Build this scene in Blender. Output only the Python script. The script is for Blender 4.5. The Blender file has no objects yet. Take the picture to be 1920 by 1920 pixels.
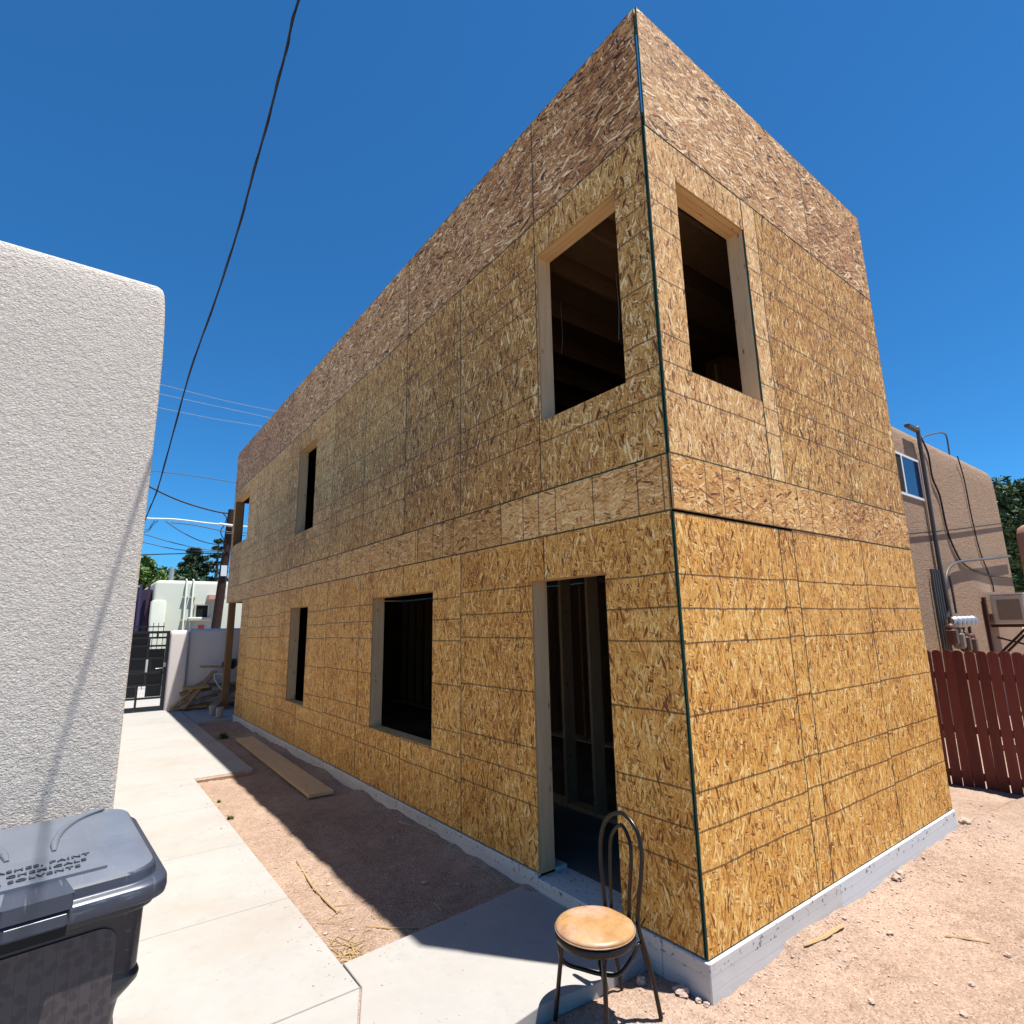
import bpy, math, random
import numpy as np
from mathutils import Vector, Matrix, noise as mnoise

random.seed(7)
RNG = np.random.default_rng(7)
SC = bpy.context.scene
COL = SC.collection

# ------------------------------------------------------------------ camera
CAM = Vector((-2.8328, -2.0899, 1.7528))
CR = Vector((0.798625, -0.60155, -0.018316))
CU = Vector((-0.10535, -0.169699, 0.979849))
CF = Vector((0.592536, 0.780602, 0.198899))
FPX = 1052.76
cd = bpy.data.cameras.new('camera')
cam = bpy.data.objects.new('camera', cd)
COL.objects.link(cam)
m = Matrix.Identity(4)
for i in range(3):
    m[i][0], m[i][1], m[i][2], m[i][3] = CR[i], CU[i], -CF[i], CAM[i]
cam.matrix_world = m
cd.sensor_width = 36.0
cd.lens = FPX / 1920 * 36.0
cd.clip_start = 0.05
cd.clip_end = 3000
SC.camera = cam

# ------------------------------------------------------------------ sky, sun, exposure
SUN = Vector((1.014, -1.284, 6.41)).normalized()
w = bpy.data.worlds.new('World')
SC.world = w
w.use_nodes = True
wn = w.node_tree
wn.nodes.clear()
sky = wn.nodes.new('ShaderNodeTexSky')
sky.sky_type = 'NISHITA'
sky.sun_disc = False
sky.sun_elevation = math.asin(SUN.z)
sky.sun_rotation = math.atan2(SUN.x, SUN.y)
sky.altitude = 1600
sky.air_density = 1.0
sky.dust_density = 0.1
sky.ozone_density = 4.0
bg = wn.nodes.new('ShaderNodeBackground')
bg.inputs['Strength'].default_value = 0.082
wo = wn.nodes.new('ShaderNodeOutputWorld')
tint = wn.nodes.new('ShaderNodeMix')      # deeper high-desert blue, the same over the whole sky
tint.data_type = 'RGBA'; tint.blend_type = 'MULTIPLY'; tint.inputs[0].default_value = 1.0
tint.inputs[7].default_value = (0.24, 0.72, 1.0, 1)
wn.links.new(sky.outputs[0], tint.inputs[6])
wn.links.new(tint.outputs[2], bg.inputs[0])
wn.links.new(bg.outputs[0], wo.inputs[0])
sl = bpy.data.lights.new('sun', 'SUN')
sl.energy = 5.0
sl.angle = math.radians(0.53)
sl.color = (1.0, 0.955, 0.88)
so = bpy.data.objects.new('sun', sl)
so.rotation_euler = SUN.to_track_quat('Z', 'Y').to_euler()
so.location = (5, -6, 30)
COL.objects.link(so)
SC.view_settings.view_transform = 'Standard'
SC.view_settings.look = 'None'
SC.view_settings.exposure = 0.95
SC.view_settings.gamma = 1.0
SC.view_settings.use_curve_mapping = False
SC.cycles.max_bounces = 8
SC.cycles.diffuse_bounces = 5


# ------------------------------------------------------------------ pixel helpers (1920 px photograph -> point)
def ray(px, py):
    return CF + CR * ((px - 960) / FPX) - CU * ((py - 960) / FPX)


def on(px, py, ax, v):
    d = ray(px, py)
    return CAM + d * ((v - CAM[ax]) / d[ax])


def at(px, py, depth):
    return CAM + ray(px, py) * depth


# ------------------------------------------------------------------ mesh builder
class MB:
    def __init__(s):
        s.v = []; s.f = []; s.m = []; s.sm = []

    def poly(s, pts, mi=0, smooth=False):
        b = len(s.v)
        s.v += [tuple(p) for p in pts]
        s.f.append(tuple(range(b, b + len(pts)))); s.m.append(mi); s.sm.append(smooth)

    def faces(s, vs, fs, mi=0, smooth=False):
        b = len(s.v)
        s.v += [tuple(p) for p in vs]
        for f in fs:
            s.f.append(tuple(i + b for i in f)); s.m.append(mi); s.sm.append(smooth)

    def box(s, a, b, mi=0, mat=None, bev=0.0):
        x0, y0, z0 = a; x1, y1, z1 = b
        if bev <= 0:
            vs = [(x0, y0, z0), (x1, y0, z0), (x1, y1, z0), (x0, y1, z0), (x0, y0, z1), (x1, y0, z1), (x1, y1, z1), (x0, y1, z1)]
            fs = [(0, 3, 2, 1), (4, 5, 6, 7), (0, 1, 5, 4), (1, 2, 6, 5), (2, 3, 7, 6), (3, 0, 4, 7)]
        else:
            vs = []; e = bev
            for sx, X in ((1, x0), (-1, x1)):
                for sy, Y in ((1, y0), (-1, y1)):
                    for sz, Z in ((1, z0), (-1, z1)):
                        vs += [(X, Y + sy * e, Z + sz * e), (X + sx * e, Y, Z + sz * e), (X + sx * e, Y + sy * e, Z)]
            def I(ix, iy, iz, k): return ((ix * 2 + iy) * 2 + iz) * 3 + k
            fs = []
            for ix in (0, 1): fs.append([I(ix, 0, 0, 0), I(ix, 1, 0, 0), I(ix, 1, 1, 0), I(ix, 0, 1, 0)][::(-1 if ix == 0 else 1)])
            for iy in (0, 1): fs.append([I(0, iy, 0, 1), I(1, iy, 0, 1), I(1, iy, 1, 1), I(0, iy, 1, 1)][::(1 if iy == 0 else -1)])
            for iz in (0, 1): fs.append([I(0, 0, iz, 2), I(1, 0, iz, 2), I(1, 1, iz, 2), I(0, 1, iz, 2)][::(-1 if iz == 0 else 1)])
            for iy in (0, 1):
                for iz in (0, 1): fs.append([I(0, iy, iz, 1), I(1, iy, iz, 1), I(1, iy, iz, 2), I(0, iy, iz, 2)])
            for ix in (0, 1):
                for iz in (0, 1): fs.append([I(ix, 0, iz, 0), I(ix, 1, iz, 0), I(ix, 1, iz, 2), I(ix, 0, iz, 2)])
            for ix in (0, 1):
                for iy in (0, 1): fs.append([I(ix, iy, 0, 0), I(ix, iy, 1, 0), I(ix, iy, 1, 1), I(ix, iy, 0, 1)])
            for ix in (0, 1):
                for iy in (0, 1):
                    for iz in (0, 1): fs.append([I(ix, iy, iz, 0), I(ix, iy, iz, 1), I(ix, iy, iz, 2)])
        if mat is not None:
            vs = [mat @ Vector(p) for p in vs]
        s.faces(vs, fs, mi)

    def tube(s, pts, r, n=10, mi=0, caps=True, closed=False):
        pts = [Vector(p) for p in pts]; k = len(pts)
        rs = r if isinstance(r, (list, tuple)) else [r] * k
        vs = []; prev = None
        for i, p in enumerate(pts):
            if closed: t = pts[(i + 1) % k] - pts[i - 1]
            else: t = pts[min(i + 1, k - 1)] - pts[max(i - 1, 0)]
            t.normalize()
            if prev is None:
                a = Vector((0, 0, 1)) if abs(t.z) < .9 else Vector((1, 0, 0))
                x = t.cross(a).normalized()
            else:
                x = (prev - t * prev.dot(t)).normalized()
            prev = x; y = t.cross(x)
            for j in range(n):
                an = 2 * math.pi * j / n
                vs.append(p + (x * math.cos(an) + y * math.sin(an)) * rs[i])
        fs = []
        for i in range(k if closed else k - 1):
            i2 = (i + 1) % k
            for j in range(n):
                j2 = (j + 1) % n
                fs.append((i * n + j, i * n + j2, i2 * n + j2, i2 * n + j))
        s.faces(vs, fs, mi, True)
        if caps and not closed:
            s.poly(vs[:n][::-1], mi); s.poly(vs[-n:], mi)

    def lathe(s, prof, c=(0, 0, 0), n=32, mi=0, smooth=True):
        vs = []; c = Vector(c)
        for r, z in prof:
            for j in range(n):
                a = 2 * math.pi * j / n
                vs.append(c + Vector((r * math.cos(a), r * math.sin(a), z)))
        fs = []
        for i in range(len(prof) - 1):
            for j in range(n):
                j2 = (j + 1) % n
                fs.append((i * n + j, i * n + j2, (i + 1) * n + j2, (i + 1) * n + j))
        s.faces(vs, fs, mi, smooth)
        if prof[0][0] > 1e-4: s.poly(vs[:n][::-1], mi)
        if prof[-1][0] > 1e-4: s.poly(vs[-n:], mi)

    def loft(s, rings, mi=0, smooth=False, cap0=True, cap1=True):
        n = len(rings[0]); vs = [p for r_ in rings for p in r_]; fs = []
        for i in range(len(rings) - 1):
            for j in range(n):
                j2 = (j + 1) % n
                fs.append((i * n + j, i * n + j2, (i + 1) * n + j2, (i + 1) * n + j))
        s.faces(vs, fs, mi, smooth)
        if cap0: s.poly(rings[0][::-1], mi)
        if cap1: s.poly(rings[-1], mi)

    def prism(s, outline, z0, z1, mi=0):
        a = [(p[0], p[1], z0) for p in outline]; b = [(p[0], p[1], z1) for p in outline]
        s.loft([a, b], mi)

    def build(s, name, mats, parent=None, loc=None, rot=None, origin=None):
        """vertices are in world coordinates unless loc is given (then local)"""
        me = bpy.data.meshes.new(name)
        o = bpy.data.objects.new(name, me)
        COL.objects.link(o)
        vs = s.v
        if loc is None:
            root = WORLD.get(parent.name, Vector()) if parent else None
            if parent: off = root
            else:
                off = Vector(origin) if origin is not None else s.base()
            vs = [(x - off[0], y - off[1], z - off[2]) for x, y, z in s.v]
            if not parent: o.location = off
            WORLD[o.name] = Vector(off)
        else:
            root = WORLD.get(parent.name, Vector()) if parent else Vector()
            o.location = Vector(loc) - root
            if rot: o.rotation_euler = rot
            WORLD[o.name] = Vector(loc)
        me.from_pydata(vs, [], s.f)
        for mt in (mats if isinstance(mats, (list, tuple)) else [mats]): me.materials.append(mt)
        me.polygons.foreach_set('material_index', s.m)
        me.polygons.foreach_set('use_smooth', s.sm)
        me.update()
        if parent: o.parent = parent
        return o

    def base(s):
        a = np.array(s.v)
        return Vector(((a[:, 0].min() + a[:, 0].max()) / 2, (a[:, 1].min() + a[:, 1].max()) / 2, a[:, 2].min()))


WORLD = {}


def thing(name, label, cat, loc, group=None):
    o = bpy.data.objects.new(name, None)
    o.empty_display_size = .2
    COL.objects.link(o)
    o.location = loc
    WORLD[o.name] = Vector(loc)
    tag(o, label, cat, group)
    return o


def tag(o, label, cat, group=None):
    o['label'] = label; o['category'] = cat
    if group: o['group'] = group
    return o


def struct(o):
    o['kind'] = 'structure'
    return o


def instance(src, loc, parent, rot=None):
    """copy of a part, sharing its mesh; loc in world"""
    o = src.copy()
    COL.objects.link(o)
    o.parent = parent
    o.location = Vector(loc) - WORLD[parent.name]
    if rot: o.rotation_euler = rot
    return o


def smooth_path(pts, per=6, closed=False):
    pts = [Vector(p) for p in pts]; n = len(pts); out = []
    for i in range(n if closed else n - 1):
        if closed: p0, p1, p2, p3 = pts[i - 1], pts[i], pts[(i + 1) % n], pts[(i + 2) % n]
        else: p0, p1, p2, p3 = pts[max(i - 1, 0)], pts[i], pts[i + 1], pts[min(i + 2, n - 1)]
        for k in range(per):
            t = k / per
            out.append(.5 * ((2 * p1) + (p2 - p0) * t + (2 * p0 - 5 * p1 + 4 * p2 - p3) * t * t + (3 * p1 - p0 - 3 * p2 + p3) * t ** 3))
    if not closed: out.append(pts[-1])
    return out


def rrect(hw, hd, r, z, n=6, cx=0, cy=0):
    out = []
    for sx, sy, a0 in ((1, 1, 0), (-1, 1, 90), (-1, -1, 180), (1, -1, 270)):
        for k in range(n + 1):
            a = math.radians(a0 + 90 * k / n)
            out.append(Vector((cx + sx * (hw - r) + r * math.cos(a), cy + sy * (hd - r) + r * math.sin(a), z)))
    return out


# ------------------------------------------------------------------ materials
class NT:
    def __init__(s, name, rough=.8, spec=.3):
        s.mat = bpy.data.materials.new(name); s.mat.use_nodes = True
        s.t = s.mat.node_tree; s.b = s.t.nodes['Principled BSDF']
        s.b.inputs['Roughness'].default_value = rough
        s.b.inputs['Specular IOR Level'].default_value = spec

    def n(s, typ, ins=None, out=0, **props):
        nd = s.t.nodes.new('ShaderNode' + typ)
        for k, v in props.items(): setattr(nd, k, v)
        for k, v in (ins or {}).items():
            sk = nd.inputs[k]
            if isinstance(v, bpy.types.NodeSocket): s.t.links.new(v, sk)
            else: sk.default_value = v
        return nd.outputs[out]

    def math(s, op, a, b=0.0, c=0.0, clamp=False):
        return s.n('Math', {0: a, 1: b, 2: c}, operation=op, use_clamp=clamp)

    def mix(s, f, a, b): return s.n('Mix', {0: f, 2: a, 3: b}, data_type='FLOAT')

    def mixc(s, f, a, b, bt='MIX'):
        def c(v): return v if isinstance(v, bpy.types.NodeSocket) else (*v[:3], 1)
        return s.n('Mix', {0: f, 6: c(a), 7: c(b)}, out=2, data_type='RGBA', blend_type=bt)

    def ramp(s, f, stops):
        nd = s.t.nodes.new('ShaderNodeValToRGB')
        s.t.links.new(f, nd.inputs[0])
        el = nd.color_ramp.elements
        while len(el) < len(stops): el.new(.5)
        for e, (p, c) in zip(el, stops):
            e.position = p; e.color = (*c, 1) if len(c) == 3 else c
        return nd.outputs[0]

    def noise(s, vec, scale, detail=4, rough=.55, dist=0.0, out=0):
        return s.n('TexNoise', {'Vector': vec, 'Scale': scale, 'Detail': detail, 'Roughness': rough, 'Distortion': dist}, out=out)

    def obj(s): return s.n('TexCoord', out=3)

    def rnd(s): return s.n('ObjectInfo', out=5)

    def col(s, c):
        if isinstance(c, bpy.types.NodeSocket): s.t.links.new(c, s.b.inputs['Base Color'])
        else: s.b.inputs['Base Color'].default_value = (*c, 1)

    def rough(s, v):
        if isinstance(v, bpy.types.NodeSocket): s.t.links.new(v, s.b.inputs['Roughness'])
        else: s.b.inputs['Roughness'].default_value = v

    def bump(s, h, strength=.5, dist=.01):
        o = s.n('Bump', {'Height': h, 'Strength': strength, 'Distance': dist})
        s.t.links.new(o, s.b.inputs['Normal'])


IN = .0254
MARKS = [q * IN for q in (16, 24, 32, 48, 64, 72, 80)]


def osb(name, stops, grain='V', lines=None, size=1.0):
    N = NT(name, .62, .35)
    o = N.obj(); rnd = N.rnd()
    sx = N.n('SeparateXYZ', {0: o}, out=0); sz = N.n('SeparateXYZ', {0: o}, out=2)
    r1 = N.math('MULTIPLY', rnd, 61.7); r2 = N.math('MULTIPLY', rnd, 37.3)
    a = N.math('ADD', sx, r1); b = N.math('ADD', sz, r2)
    v = N.n('CombineXYZ', {0: a, 1: b, 2: 0.0}) if grain == 'V' else N.n('CombineXYZ', {0: b, 1: a, 2: 0.0})
    tone = None; hgt = None
    # strand layers laid over each other at different angles, widths and lengths
    lay = [(10, .012, .060, -1), (-20, .010, .070, .25), (42, .010, .045, .50), (-50, .009, .045, .55), (4, .011, .085, .45), (26, .007, .045, .60), (-12, .008, .06, .62), (75, .009, .035, .84), (-30, .016, .075, .86), (15, .015, .08, .88)]
    for k, (ang, wd, ln, thr) in enumerate(lay):
        mp = N.n('Mapping', {'Vector': v, 'Location': (k * 3.13, k * 1.71, 0), 'Rotation': (0, 0, math.radians(ang)), 'Scale': (wd * size, ln * size, 1)}, vector_type='TEXTURE')
        vo = N.n('TexVoronoi', {'Vector': mp, 'Scale': 1.0, 'Randomness': 1.0}, out=1, voronoi_dimensions='2D', feature='F1')
        R = N.n('SeparateColor', {0: vo}, out=0); G_ = N.n('SeparateColor', {0: vo}, out=1); B_ = N.n('SeparateColor', {0: vo}, out=2)
        if tone is None: tone, hgt = R, B_
        else:
            mk = N.math('GREATER_THAN', G_, thr)
            tone = N.mix(mk, tone, R); hgt = N.mix(mk, hgt, B_)
    fib = N.noise(N.n('Mapping', {'Vector': v, 'Scale': (300, 30, 1)}), 1.0, 2, .6)
    cloud = N.noise(v, 1.7, 4, .6)
    # tone kept near the middle with a few pale and a few dark strands
    tc = N.math('SUBTRACT', tone, .5)
    t3 = N.math('MULTIPLY', N.math('MULTIPLY', tc, tc), tc)
    t = N.math('ADD', N.math('MULTIPLY', t3, 3.3), N.math('MULTIPLY', tc, .46))
    t = N.math('ADD', t, N.math('MULTIPLY', N.math('SUBTRACT', fib, .5), .34))
    t = N.math('ADD', t, N.math('MULTIPLY', N.math('SUBTRACT', cloud, .5), .62))
    t = N.math('ADD', t, N.math('MULTIPLY', N.math('SUBTRACT', rnd, .5), .24))
    t = N.math('ADD', t, .53, clamp=True)
    c = N.ramp(t, stops)
    # thin dark strand edges and splinters
    for ang, sx_, sy_, loc, th_ in ((8, 150, 20, 0, .60), (-28, 130, 24, 7, .635), (35, 140, 26, 13, .645)):
        e = N.noise(N.n('Mapping', {'Vector': N.n('Mapping', {'Vector': v, 'Rotation': (0, 0, math.radians(ang))}, vector_type='TEXTURE'), 'Scale': (sx_ / size, sy_ / size, 1), 'Location': (loc, loc, 0)}), 1.0, 2, .5)
        em = N.math('MULTIPLY', N.math('SUBTRACT', e, th_, clamp=True), 9.0, clamp=True)
        c = N.mixc(N.math('MULTIPLY', em, .78), c, tuple(.7 * a_ + .3 * b_ for a_, b_ in zip(stops[0][1], stops[1][1])))
    # bark flakes and resin spots
    fl = N.n('TexVoronoi', {'Vector': N.n('Mapping', {'Vector': v, 'Rotation': (0, 0, .5), 'Scale': (.016, .045, 1)}, vector_type='TEXTURE'), 'Scale': 1.0}, out=1, voronoi_dimensions='2D')
    fm = N.math('MULTIPLY', N.math('GREATER_THAN', N.n('SeparateColor', {0: fl}, out=0), .985), .6)
    c = N.mixc(fm, c, (.09, .036, .012))
    # pale scuffs
    sc = N.noise(N.n('Mapping', {'Vector': v, 'Scale': (5, 2, 1), 'Location': (9, 4, 0)}), 1.0, 4, .65)
    c = N.mixc(N.math('MULTIPLY', N.math('SUBTRACT', sc, .60, clamp=True), 1.6, clamp=True), c, (.60, .44, .28))
    if lines:
        wob = N.math('MULTIPLY', N.math('SUBTRACT', N.noise(o, 3.0, 2), .5), .022)
        ax, oth = (sz, sx) if lines == 'H' else (sx, sz)
        sh = N.math('MULTIPLY', N.math('SUBTRACT', rnd, .5), .075)
        z = N.math('ADD', N.math('ADD', ax, wob), sh)
        if lines == 'W': z = N.math('MODULO', N.math('ADD', z, .06), 2.4384)
        acc = None
        for q in (MARKS if lines == 'H' else MARKS + [.02]):
            d = N.math('LESS_THAN', N.math('ABSOLUTE', N.math('SUBTRACT', z, q)), .0058)
            acc = d if acc is None else N.math('MAXIMUM', acc, d)
        ink = N.math('MULTIPLY', acc, N.math('ADD', .45, N.math('MULTIPLY', N.noise(o, 70, 2), .62)), clamp=True)
        c = N.mixc(ink, c, (.065, .035, .018))
    # green edge sealer bleeding a few millimetres onto the face
    sw = N.n('Attribute', out=2, attribute_type='OBJECT', attribute_name='sheet_w'); sh_ = N.n('Attribute', out=2, attribute_type='OBJECT', attribute_name='sheet_h')
    ed = N.math('MINIMUM', N.math('MINIMUM', sx, N.math('SUBTRACT', sw, sx)), N.math('MINIMUM', sz, N.math('SUBTRACT', sh_, sz)))
    lim = N.math('ADD', -.0015, N.math('MULTIPLY', N.noise(o, 16, 4, .7), .0125))
    c = N.mixc(N.math('MULTIPLY', N.math('LESS_THAN', ed, lim), .85), c, (.030, .060, .038))
    # rain stains running down from above and grubby patches
    rn = N.noise(N.n('Mapping', {'Vector': v, 'Scale': ((9, .7, 1) if grain == 'V' else (.7, 9, 1)), 'Location': (2, 31, 0)}), 1.0, 4, .6)
    c = N.mixc(N.math('MULTIPLY', N.math('SUBTRACT', rn, .56, clamp=True), 2.0, clamp=True), c, N.mixc(1.0, c, (.50, .42, .36), 'MULTIPLY'))
    N.col(c)
    N.bump(N.math('ADD', hgt, N.math('MULTIPLY', fib, .4)), .8, .0040)
    return N.mat


GOLD = [(.0, (.16, .048, .007)), (.25, (.46, .190, .032)), (.5, (.70, .345, .070)), (.75, (.81, .46, .112)), (1., (.91, .67, .28))]
DULL = [(.0, (.10, .034, .006)), (.25, (.34, .148, .028)), (.5, (.55, .282, .062)), (.75, (.68, .395, .106)), (1., (.89, .67, .32))]
TAN_ = [(.0, (.17, .060, .014)), (.25, (.44, .210, .062)), (.5, (.66, .378, .126)), (.75, (.77, .485, .195)), (1., (.90, .69, .38))]
PINK = [(.0, (.17, .056, .013)), (.25, (.43, .190, .047)), (.5, (.65, .340, .097)), (.75, (.76, .45, .152)), (1., (.88, .64, .31))]
RIMB = [(.0, (.12, .036, .006)), (.25, (.32, .130, .027)), (.5, (.52, .256, .062)), (.75, (.64, .358, .105)), (1., (.80, .54, .23))]
WEAT = [(.0, (.055, .019, .005)), (.25, (.26, .108, .029)), (.5, (.48, .236, .074)), (.75, (.64, .372, .142)), (1., (.93, .71, .41))]
M_RIMB = osb('osb_rim_brown', RIMB, 'H', 'W')
M_TANO = osb('osb_pale', TAN_, 'V', 'H')
M_GOLD = osb('osb_golden', GOLD, 'V', 'H', .95)
M_DULL = osb('osb_upper', DULL, 'V', 'H', 1.1)
M_RIM = osb('osb_rim', PINK, 'H', 'W')
M_WEAT = osb('osb_weathered', WEAT, 'H', None, 1.35)


def plain(name, c, rough=.6, spec=.3, metal=0.0, var=.12, scale=8.0, bump=0.0, bscale=60.0):
    N = NT(name, rough, spec)
    o = N.obj()
    nz = N.noise(o, scale, 5, .6)
    f = N.math('ADD', 1 - var, N.math('MULTIPLY', nz, 2 * var))
    N.col(N.mixc(1.0, c, N.n('CombineColor', {0: f, 1: f, 2: f}), 'MULTIPLY'))
    N.b.inputs['Metallic'].default_value = metal
    if bump: N.bump(N.noise(o, bscale, 3), .5, bump)
    return N.mat


M_EDGE = plain('osb_green_edge', (.010, .075, .055), .7, var=.4, scale=30)
M_BACK = plain('osb_inner_face', (.13, .075, .035), .9, var=.3, scale=14)  # board colour lowered so the rooms behind the openings read dark


def pine(name, c0, c1, ax='Z'):
    N = NT(name, .7, .25)
    o = N.obj(); r = N.math('MULTIPLY', N.rnd(), 40)
    sc = {'Z': (38, 38, 2.2), 'X': (2.2, 38, 38), 'Y': (38, 2.2, 38)}[ax]
    ov = N.n('VectorMath', {0: o, 1: N.n('CombineXYZ', {0: r, 1: r, 2: r})}, operation='ADD')
    mp = N.n('Mapping', {'Vector': ov, 'Scale': sc})
    g = N.noise(mp, 1.0, 5, .6, .8)
    g2 = N.noise(ov, 2.6, 2)
    c = N.ramp(N.math('ADD', N.math('MULTIPLY', g, .75), N.math('MULTIPLY', g2, .3)), [(.25, c0), (.5, tuple((a + b) / 2 for a, b in zip(c0, c1))), (.8, c1)])
    kn = N.n('TexVoronoi', {'Vector': N.n('Mapping', {'Vector': ov, 'Scale': {'Z': (14, 14, 5), 'X': (5, 14, 14), 'Y': (14, 5, 14)}[ax]}), 'Scale': 1.0}, out=0)
    c = N.mixc(N.math('MULTIPLY', N.math('SUBTRACT', .17, kn, clamp=True), 7.0, clamp=True), c, tuple(q * .28 for q in c0))
    N.col(c); N.bump(g, .25, .003)
    return N.mat


M_PINE = pine('pine_stud', (.42, .29, .16), (.62, .48, .30), 'Z')
M_PINEY = pine('pine_header', (.44, .26, .11), (.66, .44, .22), 'Y')
M_PINEX = pine('pine_header_cross', (.44, .26, .11), (.66, .44, .22), 'X')
M_JOIST = pine('joist_shaded', (.060, .034, .016), (.11, .066, .034), 'X')  # joist wood darkened in colour to stand in for the unlit ceiling
M_STUD = pine('stud_shaded', (.24, .165, .095), (.38, .28, .175), 'Z')  # shaded copy of the stud pine, darkened for the dim interior
M_CUT = plain('cut_osb_edge', (.46, .29, .13), .8, var=.3, scale=60)
M_POST = pine('brown_post', (.14, .070, .028), (.30, .165, .070), 'Z')
M_OLD = pine('old_board', (.24, .15, .085), (.44, .30, .18), 'Y')


def concrete(name, c, var=.10, warm=(.5, .40, .30), stain=.25, rough=.85):
    N = NT(name, rough, .2)
    o = N.obj()
    a = N.noise(o, 1.4, 5, .6); b = N.noise(o, 14, 4, .6); sp = N.noise(o, 140, 2, .5)
    f = N.math('ADD', 1 - var, N.math('MULTIPLY', N.math('ADD', N.math('MULTIPLY', a, .6), N.math('MULTIPLY', b, .4)), 2 * var))
    cc = N.mixc(1.0, c, N.n('CombineColor', {0: f, 1: f, 2: f}), 'MULTIPLY')
    st = N.noise(N.n('Mapping', {'Vector': o, 'Location': (5, 2, 1)}), .9, 6, .65)
    cc = N.mixc(N.math('MULTIPLY', N.math('SUBTRACT', st, .47, clamp=True), stain * 6, clamp=True), cc, warm)
    strk = N.noise(N.n('Mapping', {'Vector': o, 'Scale': (1.1, 14, 14), 'Rotation': (0, 0, .1)}), 1.6, 4, .7)
    cc = N.mixc(N.math('MULTIPLY', N.math('SUBTRACT', strk, .60, clamp=True), 1.5, clamp=True), cc, tuple(q * .72 for q in c))
    wear = N.noise(N.n('Mapping', {'Vector': o, 'Location': (1, 8, 3)}), 4.5, 6, .7)
    cc = N.mixc(N.math('MULTIPLY', N.math('SUBTRACT', wear, .56, clamp=True), 2.6, clamp=True), cc, tuple(q * .74 for q in c))
    spk = N.noise(o, 38, 2, .4)
    cc = N.mixc(N.math('MULTIPLY', N.math('SUBTRACT', spk, .72, clamp=True), 5, clamp=True), cc, tuple(q * .5 for q in c))
    N.col(cc); N.bump(N.math('ADD', N.math('MULTIPLY', sp, .5), b), .25, .004)
    return N.mat


M_PATH = concrete('path_concrete', (.318, .310, .294), .16, (.295, .252, .215), .5)
M_FLOOR = concrete('floor_concrete', (.135, .112, .092), .2)  # indoor slab colour darkened to deepen the shade inside
M_STOOP = concrete('stoop_concrete', (.315, .302, .285), .14, (.295, .265, .235), .3)


def foundation_mat():
    N = NT('foundation_concrete', .8, .25)
    o = N.obj(); ge = N.n('NewGeometry', out=0)
    z = N.n('SeparateXYZ', {0: ge}, out=2); x = N.n('SeparateXYZ', {0: ge}, out=0); y = N.n('SeparateXYZ', {0: ge}, out=1)
    a = N.noise(o, 3.0, 5, .6)
    board = N.noise(N.n('Mapping', {'Vector': o, 'Scale': (.8, .8, 12)}), 1.2, 3, .6)
    t = N.math('ADD', N.math('MULTIPLY', a, .5), N.math('MULTIPLY', board, .5))
    c = N.ramp(t, [(.25, (.46, .44, .415)), (.5, (.56, .54, .515)), (.75, (.62, .605, .58))])
    # a later, bluer pour along the far end of the short side
    pour = N.math('GREATER_THAN', N.math('ADD', x, N.math('MULTIPLY', a, .05)), 1.52)
    c = N.mixc(N.math('MULTIPLY', pour, .75), c, (.56, .585, .60))
    dirt = N.math('SUBTRACT', N.noise(o, 9, 5, .65), N.math('MULTIPLY', N.math('ADD', z, .20), 3.2))
    c = N.mixc(N.math('MULTIPLY', N.math('SUBTRACT', dirt, .52, clamp=True), 2.0, clamp=True), c, (.36, .26, .19))
    for zl in (-.068, -.135):
        fl_ = N.math('LESS_THAN', N.math('ABSOLUTE', N.math('SUBTRACT', N.math('ADD', z, N.math('MULTIPLY', N.noise(o, 5, 3), .016)), zl + .008)), .0016)
        c = N.mixc(N.math('MULTIPLY', fl_, N.math('MULTIPLY', a, .9)), c, (.30, .29, .28))
    chip = N.noise(N.n('Mapping', {'Vector': o, 'Scale': (30, 30, 30)}), 1.0, 3, .6)
    top = N.math('MULTIPLY', N.math('GREATER_THAN', chip, .625), N.math('GREATER_THAN', z, -.075))
    c = N.mixc(N.math('MULTIPLY', top, .8), c, (.10, .095, .09))
    N.col(c); N.bump(N.math('ADD', N.math('MULTIPLY', board, .5), N.math('MULTIPLY', chip, .3)), .35, .006)
    return N.mat


M_FOUND = foundation_mat()


def dirt_mat():
    N = NT('dirt', .95, .1)
    g = N.n('NewGeometry', out=0)
    a = N.noise(g, .8, 5, .6); b = N.noise(g, 9, 5, .65); c_ = N.noise(g, 75, 4, .7)
    t = N.math('ADD', N.math('ADD', N.math('MULTIPLY', a, .35), N.math('MULTIPLY', b, .3)), N.math('MULTIPLY', c_, .35))
    c = N.ramp(t, [(.28, (.135, .086, .060)), (.45, (.28, .192, .140)), (.58, (.385, .276, .208)), (.75, (.50, .395, .315))])
    pv = N.n('TexVoronoi', {'Vector': g, 'Scale': 95.0}, out=1)
    pr = N.n('SeparateColor', {0: pv}, out=0)
    c = N.mixc(N.math('MULTIPLY', N.math('GREATER_THAN', pr, .80), .38), c, (.48, .385, .32))
    c = N.mixc(N.math('MULTIPLY', N.math('LESS_THAN', pr, .10), .45), c, (.13, .075, .052))
    N.col(c)
    pd = N.n('TexVoronoi', {'Vector': g, 'Scale': 95.0}, out=0)
    N.bump(N.math('ADD', N.math('MULTIPLY', c_, 1.0), N.math('MULTIPLY', pd, -.6)), .75, .014)
    return N.mat


M_DIRT = dirt_mat()


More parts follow.
